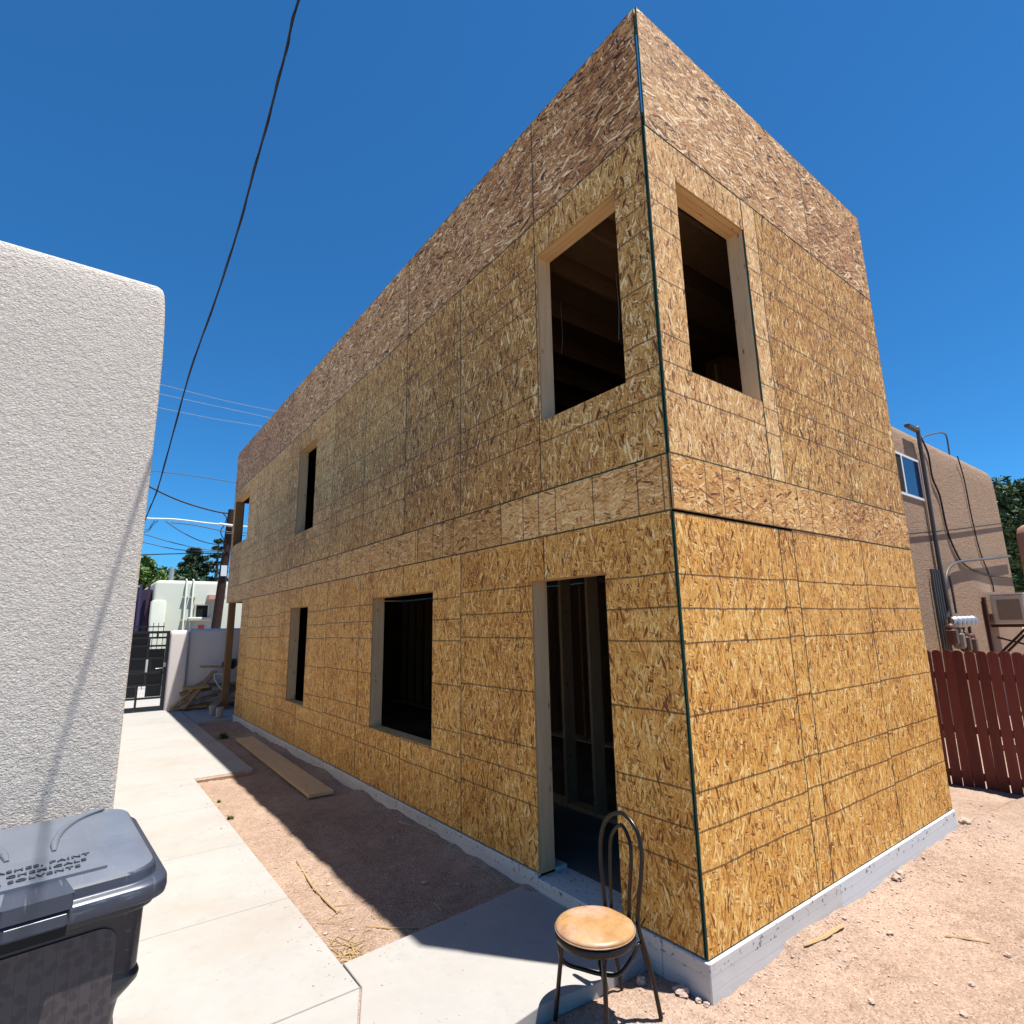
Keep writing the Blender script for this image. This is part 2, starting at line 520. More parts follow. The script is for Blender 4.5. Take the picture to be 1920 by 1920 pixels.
def stucco(name, c, scale=42, dist=.012, strength=.8, var=.08, streak=None):
    N = NT(name, .9, .15)
    g = N.n('NewGeometry', out=0)
    big = N.noise(g, 1.1, 4, .5)
    n1 = N.noise(N.n('Mapping', {'Vector': g, 'Scale': (1, 1, 1.5)}), scale, 3, .55, .6)
    n2 = N.noise(g, scale * .4, 3, .5)
    f = N.math('ADD', 1 - var, N.math('MULTIPLY', N.math('ADD', N.math('MULTIPLY', big, .7), N.math('MULTIPLY', n2, .3)), 2 * var))
    cc = N.mixc(1.0, c, N.n('CombineColor', {0: f, 1: f, 2: f}), 'MULTIPLY')
    if streak:
        s_ = N.noise(N.n('Mapping', {'Vector': g, 'Scale': (2.2, 2.2, .7)}), 1.3, 5, .65)
        cc = N.mixc(N.math('MULTIPLY', N.math('SUBTRACT', s_, .5, clamp=True), 2.0, clamp=True), cc, streak)
    N.col(cc)
    N.bump(N.math('ADD', n1, N.math('MULTIPLY', n2, .8)), strength, dist)
    return N.mat


M_STUCCO = stucco('white_stucco', (.56, .525, .475), 80, .016, 1.0, .08, (.50, .465, .42))
M_BROWN = stucco('tan_stucco', (.315, .215, .145), 26, .035, 1.0, .16, (.25, .165, .11))
M_BROWND = stucco('brown_stucco', (.36, .20, .14), 30, .012, .7, .10)
M_WALLW = stucco('garden_wall_stucco', (.62, .57, .54), 60, .004, .5, .05)
M_PALE = stucco('pale_green_stucco', (.45, .48, .42), 40, .006, .5, .09, (.40, .42, .36))
M_PURPLE = plain('purple_paint', (.045, .036, .085), .8)

M_BLACK = plain('black_metal', (.012, .013, .016), .45, .5, var=.2)
M_BRONZE = plain('bronze_tube', (.020, .016, .014), .28, .6, .55, var=.35, scale=20)
M_GREYP = plain('grey_pipe', (.075, .075, .075), .5, .4, .0, var=.2)
M_STEEL = plain('galvanised', (.42, .43, .44), .45, .5, .8, var=.15)
M_CABLE = plain('black_cable', (.015, .014, .017), .6, .3)
M_WIREF = plain('grey_wire', (.06, .08, .11), .6, .3)
M_FARW = plain('far_wire', (.20, .26, .34), .6)
M_WHITEC = plain('white_cable', (.62, .64, .66), .5, .3)
M_RED = None


def red_paint():
    N = NT('red_fence_paint', .55, .25)
    o = N.obj(); r = N.rnd()
    g = N.noise(N.n('Mapping', {'Vector': o, 'Scale': (40, 40, 3)}), 1.0, 4, .6)
    c = N.ramp(N.math('ADD', N.math('MULTIPLY', g, .6), N.math('MULTIPLY', r, .4)), [(.2, (.095, .020, .014)), (.8, (.225, .050, .036))])
    N.col(c); N.bump(g, .3, .003)
    return N.mat


M_RED = red_paint()


def bin_plastic(name, c0, c1, rough, spec):
    N = NT(name, rough, spec)
    o = N.obj()
    a = N.noise(o, 4, 5, .6); sc = N.noise(N.n('Mapping', {'Vector': o, 'Scale': (5, 60, 30), 'Rotation': (0, 0, .4)}), 1.2, 4, .7)
    sc2 = N.noise(N.n('Mapping', {'Vector': o, 'Scale': (70, 6, 9), 'Rotation': (0, .3, .2)}), 1.2, 4, .7)
    c = N.mixc(a, c0, c1)
    k = N.math('MAXIMUM', N.math('SUBTRACT', sc, .62, clamp=True), N.math('SUBTRACT', sc2, .62, clamp=True))
    c = N.mixc(N.math('MULTIPLY', k, 3.2, clamp=True), c, (.22, .24, .28))
    dust = N.noise(o, 55, 4, .7)
    c = N.mixc(N.math('MULTIPLY', N.math('SUBTRACT', dust, .60, clamp=True), .5, clamp=True), c, (.20, .20, .21))
    N.col(c)
    N.rough(N.math('ADD', rough - .08, N.math('MULTIPLY', a, .2)))
    N.bump(N.math('ADD', a, N.math('MULTIPLY', dust, .06)), .15, .006)
    return N.mat


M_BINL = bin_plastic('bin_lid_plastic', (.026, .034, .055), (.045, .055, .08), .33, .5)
M_BINF = bin_plastic('bin_lid_pale_top', (.075, .088, .115), (.155, .17, .205), .33, .55)  # paler plastic for the lid top, its ridges and the lettering plate
M_BINB = bin_plastic('bin_body_plastic', (.010, .013, .020), (.020, .024, .033), .35, .5)


def bin_panel():
    N = NT('bin_printed_panel', .55, .4)
    o = N.obj()
    x = N.n('SeparateXYZ', {0: o}, out=0); z = N.n('SeparateXYZ', {0: o}, out=2)
    p = N.n('CombineXYZ', {0: x, 1: z, 2: 0.0})
    v = N.n('TexVoronoi', {'Vector': p, 'Scale': 24.0, 'Randomness': .8}, out=0, voronoi_dimensions='2D')
    v2 = N.n('TexVoronoi', {'Vector': N.n('Mapping', {'Vector': p, 'Location': (3, 1, 0)}), 'Scale': 15.0, 'Randomness': .9}, out=0, voronoi_dimensions='2D')
    d = N.math('MAXIMUM', N.math('LESS_THAN', v, .30), N.math('MULTIPLY', N.math('LESS_THAN', v2, .26), .7))
    ln = N.math('LESS_THAN', N.math('ABSOLUTE', N.math('SUBTRACT', N.math('MODULO', N.math('ADD', N.math('ADD', x, 10.0), N.math('MULTIPLY', z, .05)), .034), .017)), .0012)
    c = N.mixc(N.math('MULTIPLY', d, .75), (.062, .052, .054), (.036, .030, .032))
    c = N.mixc(N.math('MULTIPLY', ln, .8), c, (.03, .027, .03))
    N.col(c)
    return N.mat


M_BINP = bin_panel()
M_BINT = plain('bin_lettering', (.040, .047, .063), .5, .4)
M_TIRE = plain('rubber', (.012, .012, .012), .8)


def vinyl():
    N = NT('tan_vinyl', .42, .5)
    o = N.obj()
    a = N.noise(o, 7, 4, .6); b = N.noise(N.n('Mapping', {'Vector': o, 'Location': (4, 2, 0)}), 5, 4, .65)
    c = N.ramp(a, [(.3, (.25, .125, .045)), (.55, (.36, .205, .085)), (.8, (.44, .28, .15))])
    c = N.mixc(N.math('MULTIPLY', N.math('SUBTRACT', b, .5, clamp=True), 5, clamp=True), c, (.42, .27, .20))
    c = N.mixc(N.math('MULTIPLY', N.math('SUBTRACT', N.noise(N.n('Mapping', {'Vector': o, 'Location': (1, 7, 0)}), 26, 5, .7), .55, clamp=True), 4, clamp=True), c, (.20, .10, .05))
    N.col(c); N.bump(N.noise(o, 180, 3), .15, .002)
    return N.mat


M_VINYL = vinyl()
M_GLASS = None


def glass():
    N = NT('window_glass', .03, .8)
    N.col((.010, .018, .05))
    return N.mat


M_GLASS = glass()
M_WHITE = plain('white_vinyl', (.72, .72, .71), .4, .4, var=.05)
M_ACBEIGE = plain('ac_beige', (.50, .45, .38), .5, .4, var=.06)
M_ACDARK = plain('ac_grille', (.23, .18, .135), .6, .3, var=.15)
M_METER = plain('meter_brown', (.10, .042, .024), .5, .4, var=.25)
M_RUST = plain('dark_red_bracket', (.055, .016, .012), .6, .3, var=.2)
M_DARK = plain('dark_room', (.010, .010, .011), .9)
M_POLE = pine('utility_pole_wood', (.018, .009, .006), (.045, .023, .015), 'Z')
M_SCREEN = plain('gate_screen', (.016, .019, .028), .4, .5, var=.2)
M_STRAW = plain('straw', (.38, .26, .125), .8, var=.2)
M_ROCK = plain('pebble', (.40, .29, .235), .9, var=.35, scale=40, bump=.004)
M_CAN = plain('pale_cylinder', (.34, .30, .26), .85, var=.3, scale=25)
M_SIGN = plain('white_sign', (.70, .72, .75), .5, var=.04)
M_REDS = plain('red_sign', (.50, .06, .06), .5, var=.05)
M_TARP = plain('black_plastic', (.016, .016, .022), .35, .5)


def leaf(name, c0, c1):
    N = NT(name, .55, .3)
    r = N.n('NewGeometry', out='Random Per Island') if False else None
    g = N.n('NewGeometry', out=0)
    t = N.noise(g, .9, 3); t2 = N.n('TexWhiteNoise', {'Vector': N.n('VectorMath', {0: g, 1: (.25, .25, .25)}, operation='SNAP')}, out=0, noise_dimensions='3D')
    N.col(N.mixc(N.math('ADD', N.math('MULTIPLY', t, .6), N.math('MULTIPLY', t2, .4)), c0, c1))
    return N.mat


M_LEAF1 = leaf('leaf_green', (.030, .070, .012), (.120, .190, .030))
M_LEAF2 = leaf('leaf_dark', (.010, .026, .012), (.030, .060, .022))
M_LEAF3 = leaf('leaf_blue_green', (.022, .055, .020), (.070, .120, .045))
M_BARK = plain('bark', (.09, .06, .04), .9, var=.3)

# ------------------------------------------------------------------ ground
W, L1, L2 = 3.852, 11.664, 13.439
Z1, Z2, Z3, Z4 = 2.4384, 2.8024, 5.2408, 6.3


def vnoise(x, y, s, seed):
    """numpy value noise"""
    x = x * s + seed * 17.3; y = y * s + seed * 7.7
    xi = np.floor(x).astype(int); yi = np.floor(y).astype(int)
    fx = x - xi; fy = y - yi
    fx = fx * fx * (3 - 2 * fx); fy = fy * fy * (3 - 2 * fy)

    def h(a, b):
        n = (a * 374761393 + b * 668265263 + seed * 982451653) & 0x7fffffff
        n = ((n ^ (n >> 13)) * 1274126177) & 0x7fffffff
        return ((n ^ (n >> 16)) & 0xffff) / 65535.0
    return (h(xi, yi) * (1 - fx) + h(xi + 1, yi) * fx) * (1 - fy) + (h(xi, yi + 1) * (1 - fx) + h(xi + 1, yi + 1) * fx) * fy


def sstep(a, b, t):
    t = np.clip((t - a) / (b - a), 0, 1)
    return t * t * (3 - 2 * t)


def gheight(x, y):
    x = np.asarray(x, float); y = np.asarray(y, float)
    strip = sstep(1.0, 1.5, y) * sstep(.3, -.02, x)
    h = -.205 - .075 * np.clip(x - 3.9, 0, 3.2) * sstep(6, 2, y)
    h = h + strip * .055
    # soil heaped against the foundation
    dl = np.clip(-x, 0, 2)
    h = h + strip * np.exp(-(dl / .16) ** 2) * (.055 * vnoise(x, y, 2.2, 3) + .02 * vnoise(x, y, 7, 8) + .004)
    dr = np.clip(-y, 0, 5)
    h = h + (x > -.3) * (y < .05) * np.exp(-(dr / .25) ** 2) * (.085 * sstep(.25, 1.0, x) * vnoise(x, y, 1.9, 5) + .02 * vnoise(x, y, 8, 9))
    st = np.exp(-(((y - .30) / .20) ** 2)) * sstep(.1, -.2, x)
    h = h + st * .035
    near = sstep(30, 16, np.hypot(x, y - 4))
    amp = near * (.35 + .65 * (1 - strip * .35))
    h = h + amp * (.020 * (vnoise(x, y, 1.3, 1) - .5) + .034 * (vnoise(x, y, 4.0, 2) - .5) + .018 * (vnoise(x, y, 12, 4) - .5) + .010 * (vnoise(x, y, 38, 6) - .5))
    # kept well under the paving
    under = (x < -1.5) | ((x < -.8) & (y > 6.7)) | ((y > 11.6) & (x < 5))
    return np.where(under, np.minimum(h, -.16), h)


def gz(x, y): return float(gheight(np.array([x]), np.array([y]))[0])


def axis(dense0, dense1, step, lo, hi):
    a = list(np.arange(dense0, dense1 + 1e-6, step)); s = step; p = dense1
    while p < hi: s *= 1.22; p += s; a.append(p)
    s = step; p = dense0
    while p > lo: s *= 1.22; p -= s; a.insert(0, p)
    return np.array(a)


gx = axis(-1.6, 4.6, .028, -600, 600); gy = axis(-1.9, 9.5, .032, -600, 900)
GX, GY = np.meshgrid(gx, gy)
GZ = gheight(GX, GY)
nx, ny = len(gx), len(gy)
vs = np.stack([GX.ravel(), GY.ravel(), GZ.ravel()], 1)
idx = np.arange(nx * ny).reshape(ny, nx)
fs = np.stack([idx[:-1, :-1].ravel(), idx[:-1, 1:].ravel(), idx[1:, 1:].ravel(), idx[1:, :-1].ravel()], 1)
me = bpy.data.meshes.new('ground')
me.from_pydata(vs.tolist(), [], fs.tolist())
me.materials.append(M_DIRT)
me.polygons.foreach_set('use_smooth', [True] * len(fs))
ground = bpy.data.objects.new('ground', me)
COL.objects.link(ground)
struct(ground)


# paving
def pz(y): return -.11 + .05 * max(0.0, y - 7) / 7.2


path = bpy.data.objects.new('path', None)
COL.objects.link(path); path.location = (-2, 6, -.2); WORLD['path'] = Vector((-2, 6, -.2)); struct(path)


def slab(outline, parent, mat, name='concrete_slab', th=.12, e=.006):
    """slab with a small rounded arris; outline counter-clockwise"""
    mb = MB(); n = len(outline)
    c = Vector((sum(p[0] for p in outline) / n, sum(p[1] for p in outline) / n))

    def ring(d, dz):
        out = []
        for i in range(n):
            p0 = Vector(outline[i - 1]); p1 = Vector(outline[i]); p2 = Vector(outline[(i + 1) % n])
            a = (p1 - p0).normalized(); b = (p2 - p1).normalized()
            n1 = Vector((-a.y, a.x)); n2 = Vector((-b.y, b.x))
            k = (n1 + n2); k = k / max(k.length_squared, .2) * 2
            q = p1 + k * d
            out.append((q.x, q.y, pz(q.y) + dz))
        return out
    mb.loft([ring(.003, -th), ring(.003, -e), ring(.003 + e * .35, -e * .3), ring(.003 + e, 0)], 0)
    return mb.build(name, mat, parent)


PW = -2.72
slab([(-5.5, -4), (-2.0, -4), (-1.95, .02), (-1.566, .881), (-1.445, 1.147), (-5.5, 1.147)], path, M_PATH)
ys = [1.15, 2.45, 3.80, 5.20, 6.66]
for a, b in zip(ys, ys[1:]): slab([(PW, a), (-1.442, a), (-1.442, b), (PW, b)], path, M_PATH)
ys = [6.66, 8.2, 9.2, 10.4, 11.62, 12.9, 14.35]
for i, (a, b) in enumerate(zip(ys, ys[1:])):
    xr = -.72 if i < 2 else -.735
    slab([(PW, a), (xr, a), (xr, b), (PW, b)], path, M_PATH)
ys = [14.36, 16, 18, 20, 21.5]
for a, b in zip(ys, ys[1:]): slab([(-4.5, a), (2.5, a), (2.5, b), (-4.5, b)], path, M_PATH)
for x0_, y0_, x1_, y1_, zt_ in ((-5.4, -3.9, -2.05, 1.1, -.119), (-2.06, .9, -1.58, 1.1, -.119), (PW + .05, 1.0, -1.46, 6.6, -.119), (PW + .05, 6.55, -.76, 7.4, -.119)):
    mb = MB(); mb.box((x0_, y0_, zt_ - .1), (x1_, y1_, zt_)); mb.build('joint_sand', M_DIRT, path)
mb = MB(); mb.prism([(-1.60, .90), (-1.40, 1.16), (-1.46, 1.16), (-1.64, .90)][::-1] if False else [(-1.66, .72), (-1.46, .86), (-1.36, 1.17), (-1.47, 1.17), (-1.62, .86)], -.24, -.1195); mb.build('joint_sand', M_DIRT, path)
stoop = bpy.data.objects.new('stoop', None)
COL.objects.link(stoop); stoop.location = (-.7, 1, -.2); WORLD['stoop'] = Vector((-.7, 1, -.2)); struct(stoop)
slab([(-.02, .40), (-.02, 1.545), (-.445, 1.501), (-1.438, 1.424), (-1.441, 1.148), (-1.562, .881), (-1.945, .03), (-1.55, .24), (-1.25, .36), (-.976, .411), (-.795, .433), (-.433, .385)], stoop, M_STOOP)
porch = bpy.data.objects.new('porch_floor', None)
COL.objects.link(porch); porch.location = (1, 13, -.2); WORLD['porch_floor'] = Vector((1, 13, -.2)); struct(porch)
slab([(-.725, 11.63), (4.0, 11.70), (4.0, 14.2), (-.725, 14.2)], porch, M_STOOP)

# ------------------------------------------------------------------ the timber house
HOUSE = thing('timber_house', 'two-storey house clad in bare golden chipboard sheets with empty window openings', 'house', (W / 2, L1 / 2, -.2))

TH = .012
G = .0022


def panel(u0, u1, z0, z1, face, mat, holes=(), proud=None, name='osb_sheet', gap=G, edge=None):
    """one sheet of board with its cut-outs; u runs along +x on the short side, +y on the long side"""
    if proud is None: proud = random.uniform(0, .002)
    a, b, c, d = u0 + gap, u1 - gap, z0 + gap * random.uniform(.8, 1.5), z1 - gap * random.uniform(.8, 1.5)
    hs = []
    for (h0, h1, g0, g1) in holes:
        p0, p1, q0, q1 = max(h0, a), min(h1, b), max(g0, c), min(g1, d)
        if p1 - p0 > .004 and q1 - q0 > .004: hs.append((p0, p1, q0, q1))
    flip = face == 'L'
    def lx(u): return (b - u) if flip else (u - a)
    us = sorted({a, b, *[h[0] for h in hs], *[h[1] for h in hs]}); zs = sorted({c, d, *[h[2] for h in hs], *[h[3] for h in hs]})
    solid = {}
    for i in range(len(us) - 1):
        for j in range(len(zs) - 1):
            mu, mz = (us[i] + us[i + 1]) / 2, (zs[j] + zs[j + 1]) / 2
            solid[i, j] = not any(h[0] < mu < h[1] and h[2] < mz < h[3] for h in hs)
    mb = MB()
    for (i, j), ok in solid.items():
        if not ok: continue
        x0, x1 = sorted((lx(us[i]), lx(us[i + 1]))); y0, y1 = zs[j] - c, zs[j + 1] - c
        mb.poly([(x0, 0, y0), (x1, 0, y0), (x1, 0, y1), (x0, 0, y1)], 0)
        mb.poly([(x0, TH, y0), (x0, TH, y1), (x1, TH, y1), (x1, TH, y0)], 2)
        di = -1 if flip else 1
        E = lambda i_, j_: 3 if (i_, j_) in solid else 1
        if not solid.get((i - di, j), False): mb.poly([(x0, TH, y0), (x0, 0, y0), (x0, 0, y1), (x0, TH, y1)], E(i - di, j))
        if not solid.get((i + di, j), False): mb.poly([(x1, 0, y0), (x1, TH, y0), (x1, TH, y1), (x1, 0, y1)], E(i + di, j))
        if not solid.get((i, j - 1), False): mb.poly([(x0, TH, y0), (x1, TH, y0), (x1, 0, y0), (x0, 0, y0)], E(i, j - 1))
        if not solid.get((i, j + 1), False): mb.poly([(x0, 0, y1), (x1, 0, y1), (x1, TH, y1), (x0, TH, y1)], E(i, j + 1))
    if face == 'L': loc, rot = (-proud, b, c), (0, 0, -math.pi / 2)
    else: loc, rot = (a, -proud, c), None
    o = mb.build(name, [mat, edge or M_EDGE, M_BACK, M_CUT], HOUSE, loc, rot)
    o['sheet_w'] = float(b - a); o['sheet_h'] = float(d - c)
    return o


S = 1.2192
OPEN_L = {'door': (.60, 1.40, -1, 2.10), 'w1': (3.0, 4.50, .62, 2.12), 'w2': (7.0, 7.92, .62, 2.12),
          'u1': (.312, 1.225, 3.385, 4.905), 'u2': (6.98, 7.92, 3.38, 4.90), 'balc': (11.72, 13.25, 3.83, 4.98)}
OPEN_R = {'r1': (.316, 1.220, 3.43, 4.945)}
HL, HR = list(OPEN_L.values()), list(OPEN_R.values())
CORNER = .020
seams = [CORNER] + [1.243 + S * i for i in range(9)]
for a, b in zip(seams, seams[1:] + [L1]): panel(a, b, 0, Z1, 'L', M_GOLD, HL)
rims = [CORNER, 1.803, 3.342, 5.78, 8.22, 10.66, L2]
for a, b in zip(rims, rims[1:]): panel(a, b, Z1, Z2, 'L', M_RIMB if 1.5 < a < 3 else M_RIM, edge=M_CUT if a < .1 else None)
ups = [CORNER] + [1.246 + S * i for i in range(10)] + [L2]
for a, b in zip(ups, ups[1:]): panel(a, b, Z2, Z3, 'L', M_DULL, HL)
pars = [CORNER] + [1.243 + 2.4384 * i for i in range(5)] + [L2]
for a, b in zip(pars, pars[1:]): panel(a, b, Z3, Z4, 'L', M_WEAT)
# short side
X0 = -.004
for a, b in zip([X0, 1.2315, 1.438, 2.657], [1.2315, 1.438, 2.657, W]): panel(a, b, 0, Z1 - (.012 if b < 1.5 else 0), 'R', M_GOLD, HR)
for a, b in zip([X0, 2.44], [2.44, W]): panel(a, b, Z1, Z2 + .0, 'R', M_RIM, HR, proud=.006 if a < 1 else .002, edge=M_CUT)
for a, b in zip([.001, 1.222, 1.430, 2.650], [1.222, 1.430, 2.650, W]): panel(a, b, Z2, Z3, 'R', M_DULL if a > 1.3 else M_TANO, HR)
for a, b in zip([.009, 2.46], [2.46, W]): panel(a, b, Z3 + .004, Z4, 'R', M_WEAT)

# far sides, closing the shell
mb = MB(); mb.box((W - TH, TH, -.04), (W, L1, Z1)); mb.build('wall_sheathing', M_BACK, HOUSE)
mb = MB(); mb.box((W - TH, TH, Z1 + .002), (W, L2 - .001, Z4)); mb.build('wall_sheathing', M_BACK, HOUSE)
mb = MB(); mb.box((TH + .002, L1 - TH, -.04), (W - TH - .002, L1 - .002, Z1 - .002)); mb.build('wall_sheathing', M_BACK, HOUSE)
mb = MB()
for a, b, c, d in ((.016, .24, Z1, Z4), (3.45, W - .016, Z1, Z4), (.24, 3.45, Z1, 3.75), (.24, 3.45, 5.0, Z4)):
    mb.box((a, L2 - .02, c), (b, L2 - .003, d))
mb.build('wall_sheathing', M_BACK, HOUSE)
# porch partition upstairs (behind the balcony opening)
mb = MB(); mb.box((.3, L1 - .1, Z2 + .02), (W - .02, L1 - .08, Z3)); mb.build('partition_sheathing', M_BACK, HOUSE)
mb = MB(); mb.box((.014, .016, Z1 + .318), (W - .014, L2 - .022, Z1 + .345)); mb.build('floor_deck', M_BACK, HOUSE)
mb = MB(); mb.box((.014, .016, Z3 + .10), (W - .014, L2 - .022, Z3 + .13)); mb.build('roof_deck', M_BACK, HOUSE)
mb = MB(); mb.box((.20, L1 + .01, Z1 + .02), (W - .02, L2 - .025, Z1 + .035)); mb.build('soffit', M_BACK, HOUSE)
# parapet caps
mb = MB(); mb.box((.004, CORNER, Z4 + .001), (.15, L2, Z4 + .039)); mb.v = [(x, y, z - .04) for x, y, z in mb.v]
mb.build('parapet_plate', M_PINEY, HOUSE)

# foundation: outer wall and slab
P_ = .016
mb = MB()
mb.box((-P_, -P_, -.8), (W + P_, .30, -.003), bev=.006)
mb.build('foundation_wall', M_FOUND, HOUSE)
mb = MB(); mb.box((-P_ + .0, .302, -.8), (.28, .60, -.004), bev=.004); mb.build('foundation_wall', M_FOUND, HOUSE)
mb = MB(); mb.box((-P_ + .0, .601, -.8), (.28, 1.40, -.030), bev=.004); mb.build('foundation_wall', M_FOUND, HOUSE)
for a, b in ((1.401, 3.2), (3.203, 6.4), (6.403, 9.0), (9.003, L1 + P_)):
    mb = MB(); mb.box((-P_, a, -.8), (.28, b, -.004), bev=.006); mb.build('foundation_wall', M_FOUND, HOUSE)
mb = MB(); mb.box((W - .28, .302, -.8), (W + P_, L1, -.004)); mb.build('foundation_wall', M_FOUND, HOUSE)
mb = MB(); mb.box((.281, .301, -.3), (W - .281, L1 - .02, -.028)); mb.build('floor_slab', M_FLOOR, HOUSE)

# framing
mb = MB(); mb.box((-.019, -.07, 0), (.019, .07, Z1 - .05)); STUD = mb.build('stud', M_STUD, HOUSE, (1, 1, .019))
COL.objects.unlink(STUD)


def stud(x, y, z, rotated=False):
    o = instance(STUD, (x, y, z), HOUSE, (0, 0, math.pi / 2 if rotated else 0))
    return o


def clear(u, z, opens): return not any(o[0] - .03 < u < o[1] + .03 and o[2] < z < o[3] for o in opens)


for z0, zm, ln in ((.0, 1.0, L1), (Z2 + .01, 4.0, L2)):
    y = .25
    while y < ln - .1:
        if clear(y, zm, HL): stud(TH + .072, y, z0, True)
        stud(W - TH - .072, y, z0, True)
        y += .4064
    x = .28
    while x < W - .2:
        if clear(x, zm, HR): stud(x, TH + .072, z0)
        x += .4064
for k in range(9): stud(1.30, .42 + k * .4064, -.02, True)
for k in range(5): stud(2.2 + k * .4064, 2.6, -.02)
for k in range(6): stud(.5 + k * .5, 5.2, Z2 + .01)
for z0 in (.0, ):
    mb = MB(); mb.box((1.23, .2, -.026), (1.37, 3.9, .012)); mb.build('bottom_plate', M_PINEY, HOUSE)
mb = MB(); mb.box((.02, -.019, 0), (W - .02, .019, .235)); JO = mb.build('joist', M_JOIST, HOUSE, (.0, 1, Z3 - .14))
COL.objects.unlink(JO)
y = .30
while y < L2 - .1:
    instance(JO, (0, y, Z3 - .14), HOUSE); y += .61
y = .28
while y < L1:
    instance(JO, (0, y, Z1 + .06), HOUSE); y += .4064

D0, D1 = TH + .003, TH + .143


def trim_L(o, door=False):
    y0, y1, z0, z1 = o
    zb = -.028 if door else z0
    lo = z0 - .038 if not door else -.026
    for a, b in ((y1 + .001, y1 + .039), (y0 - .039, y0 - .001)):
        mb = MB(); mb.box((D0, a, lo if not door else .010), (D1, b, z1)); mb.build('jamb', M_PINE, HOUSE)
    if door:
        for a, b in ((y1 + .001, y1 + .30), (y0 - .25, y0 - .001)):
            mb = MB(); mb.box((D0, a, -.026), (D1 + .002, b, .009)); mb.build('bottom_plate', M_PINEY, HOUSE)
    for i in range(3):
        mb = MB(); mb.box((D0 + i * .0475, y0 - .04, z1 + .001), (D0 + .0445 + i * .0475, y1 + .04, z1 + .18)); mb.build('header', M_PINEY, HOUSE)
    if not door:
        mb = MB(); mb.box((D0, y0 + .001, z0 - .039), (D1, y1 - .001, z0 - .001)); mb.build('sill', M_PINEY, HOUSE)


for k, o in OPEN_L.items():
    if k != 'balc': trim_L(o, k == 'door')
x0, x1, z0, z1 = OPEN_R['r1']
for a, b in ((x0 - .039, x0 - .001), (x1 + .001, x1 + .039)):
    mb = MB(); mb.box((a, D0, z0 - .038), (b, D1, z1)); mb.build('jamb', M_PINE, HOUSE)
for i in range(3):
    mb = MB(); mb.box((x0 - .04, D0 + i * .0475, z1 + .001), (x1 + .04, D0 + .0445 + i * .0475, z1 + .18)); mb.build('header', M_PINEX, HOUSE)
mb = MB(); mb.box((x0 + .001, D0, z0 - .039), (x1 - .001, D1, z0 - .001)); mb.build('sill', M_PINEX, HOUSE)
# balcony opening: header, corner posts
mb = MB(); mb.box((D0, 11.70, 4.981), (D1, 13.41, 5.13)); mb.build('header', M_PINEY, HOUSE)
mb = MB(); mb.box((D0, 11.721, 3.79), (D1, 13.249, 3.829)); mb.build('sill', M_PINEY, HOUSE)
mb = MB(); mb.box((D0, 13.251, Z2 + .02), (D1 + .03, 13.412, 4.98)); mb.build('post', M_POST, HOUSE)
# porch post
mb = MB(); mb.box((.04, 13.24, pz(13.3) + .001), (.185, 13.385, Z1 + .018), bev=.006); mb.build('porch_post', M_POST, HOUSE)
mb = MB(); mb.box((.03, L1 + .012, Z1 + .002), (.185, 13.42, Z1 + .018)); mb.build('porch_beam', M_PINEY, HOUSE)
# short wires left hanging from the roof joists
for x, y, z, l in ((.9, 1.9, 4.75, .22), (1.0, 2.5, 4.9, .3), (.45, 2.6, 4.6, .28), (1.3, 1.4, 4.9, .26), (1.0, 1.2, 4.72, .3), (2.0, 1.5, 4.7, .3)):
    mb = MB(); mb.tube([(x, y, Z3 - .1), (x + .01, y, z), (x - .006, y + .01, z - l)], .004, 5); mb.build('hanging_wire', M_STEEL, HOUSE)

# ------------------------------------------------------------------ white stucco house on the left
mb = MB()
hx0, hx1, hy0, hy1 = -10.0, -2.598, 1.6, 11.5
cx, cy, hw, hd = (hx0 + hx1) / 2, (hy0 + hy1) / 2, (hx1 - hx0) / 2, (hy1 - hy0) / 2
rings = []
for z, ins in ((-.3, 0), (.5, .002), (1.5, .004), (2.5, .006), (3.1, .007), (3.35, .010), (3.52, .016), (3.64, .022), (3.72, .028), (3.775, .035), (3.81, .045), (3.825, .058), (3.83, .085), (3.83, .5)):
    rings.append(rrect(hw - ins, hd - ins, .03, z, 6, cx, cy))
mb.loft(rings, 0, True)
o = mb.build('stucco_house', M_STUCCO)
tag(o, 'rough white stucco house wall with a softly rounded top edge, behind the wheeled bin', 'house')


# ------------------------------------------------------------------ wheeled bin
BB = Vector((-2.893, .815, -.108))
BIN = thing('wheeled_bin', 'dark blue-grey wheeled rubbish bin with hinged lid standing before the white stucco wall', 'bin', BB)
BROT = math.radians(7)
BIN.rotation_euler = (0, 0, BROT)


class LB(MB):
    """builder in the bin's own frame"""
    def build(s, name, mats, parent=None, **k):
        p = parent or BIN
        me = bpy.data.meshes.new(name); o = bpy.data.objects.new(name, me); COL.objects.link(o)
        me.from_pydata([(x * 1.2, y, z) for x, y, z in s.v], [], s.f)
        for mt in (mats if isinstance(mats, (list, tuple)) else [mats]): me.materials.append(mt)
        me.polygons.foreach_set('material_index', s.m); me.polygons.foreach_set('use_smooth', s.sm); me.update()
        o.parent = p
        return o


def crisp(o): o.data.set_sharp_from_angle(angle=math.radians(28))


def bevel(o, w, seg=2):
    md = o.modifiers.new('bevel', 'BEVEL'); md.width = w; md.segments = seg; md.limit_method = 'ANGLE'; md.angle_limit = math.radians(35)


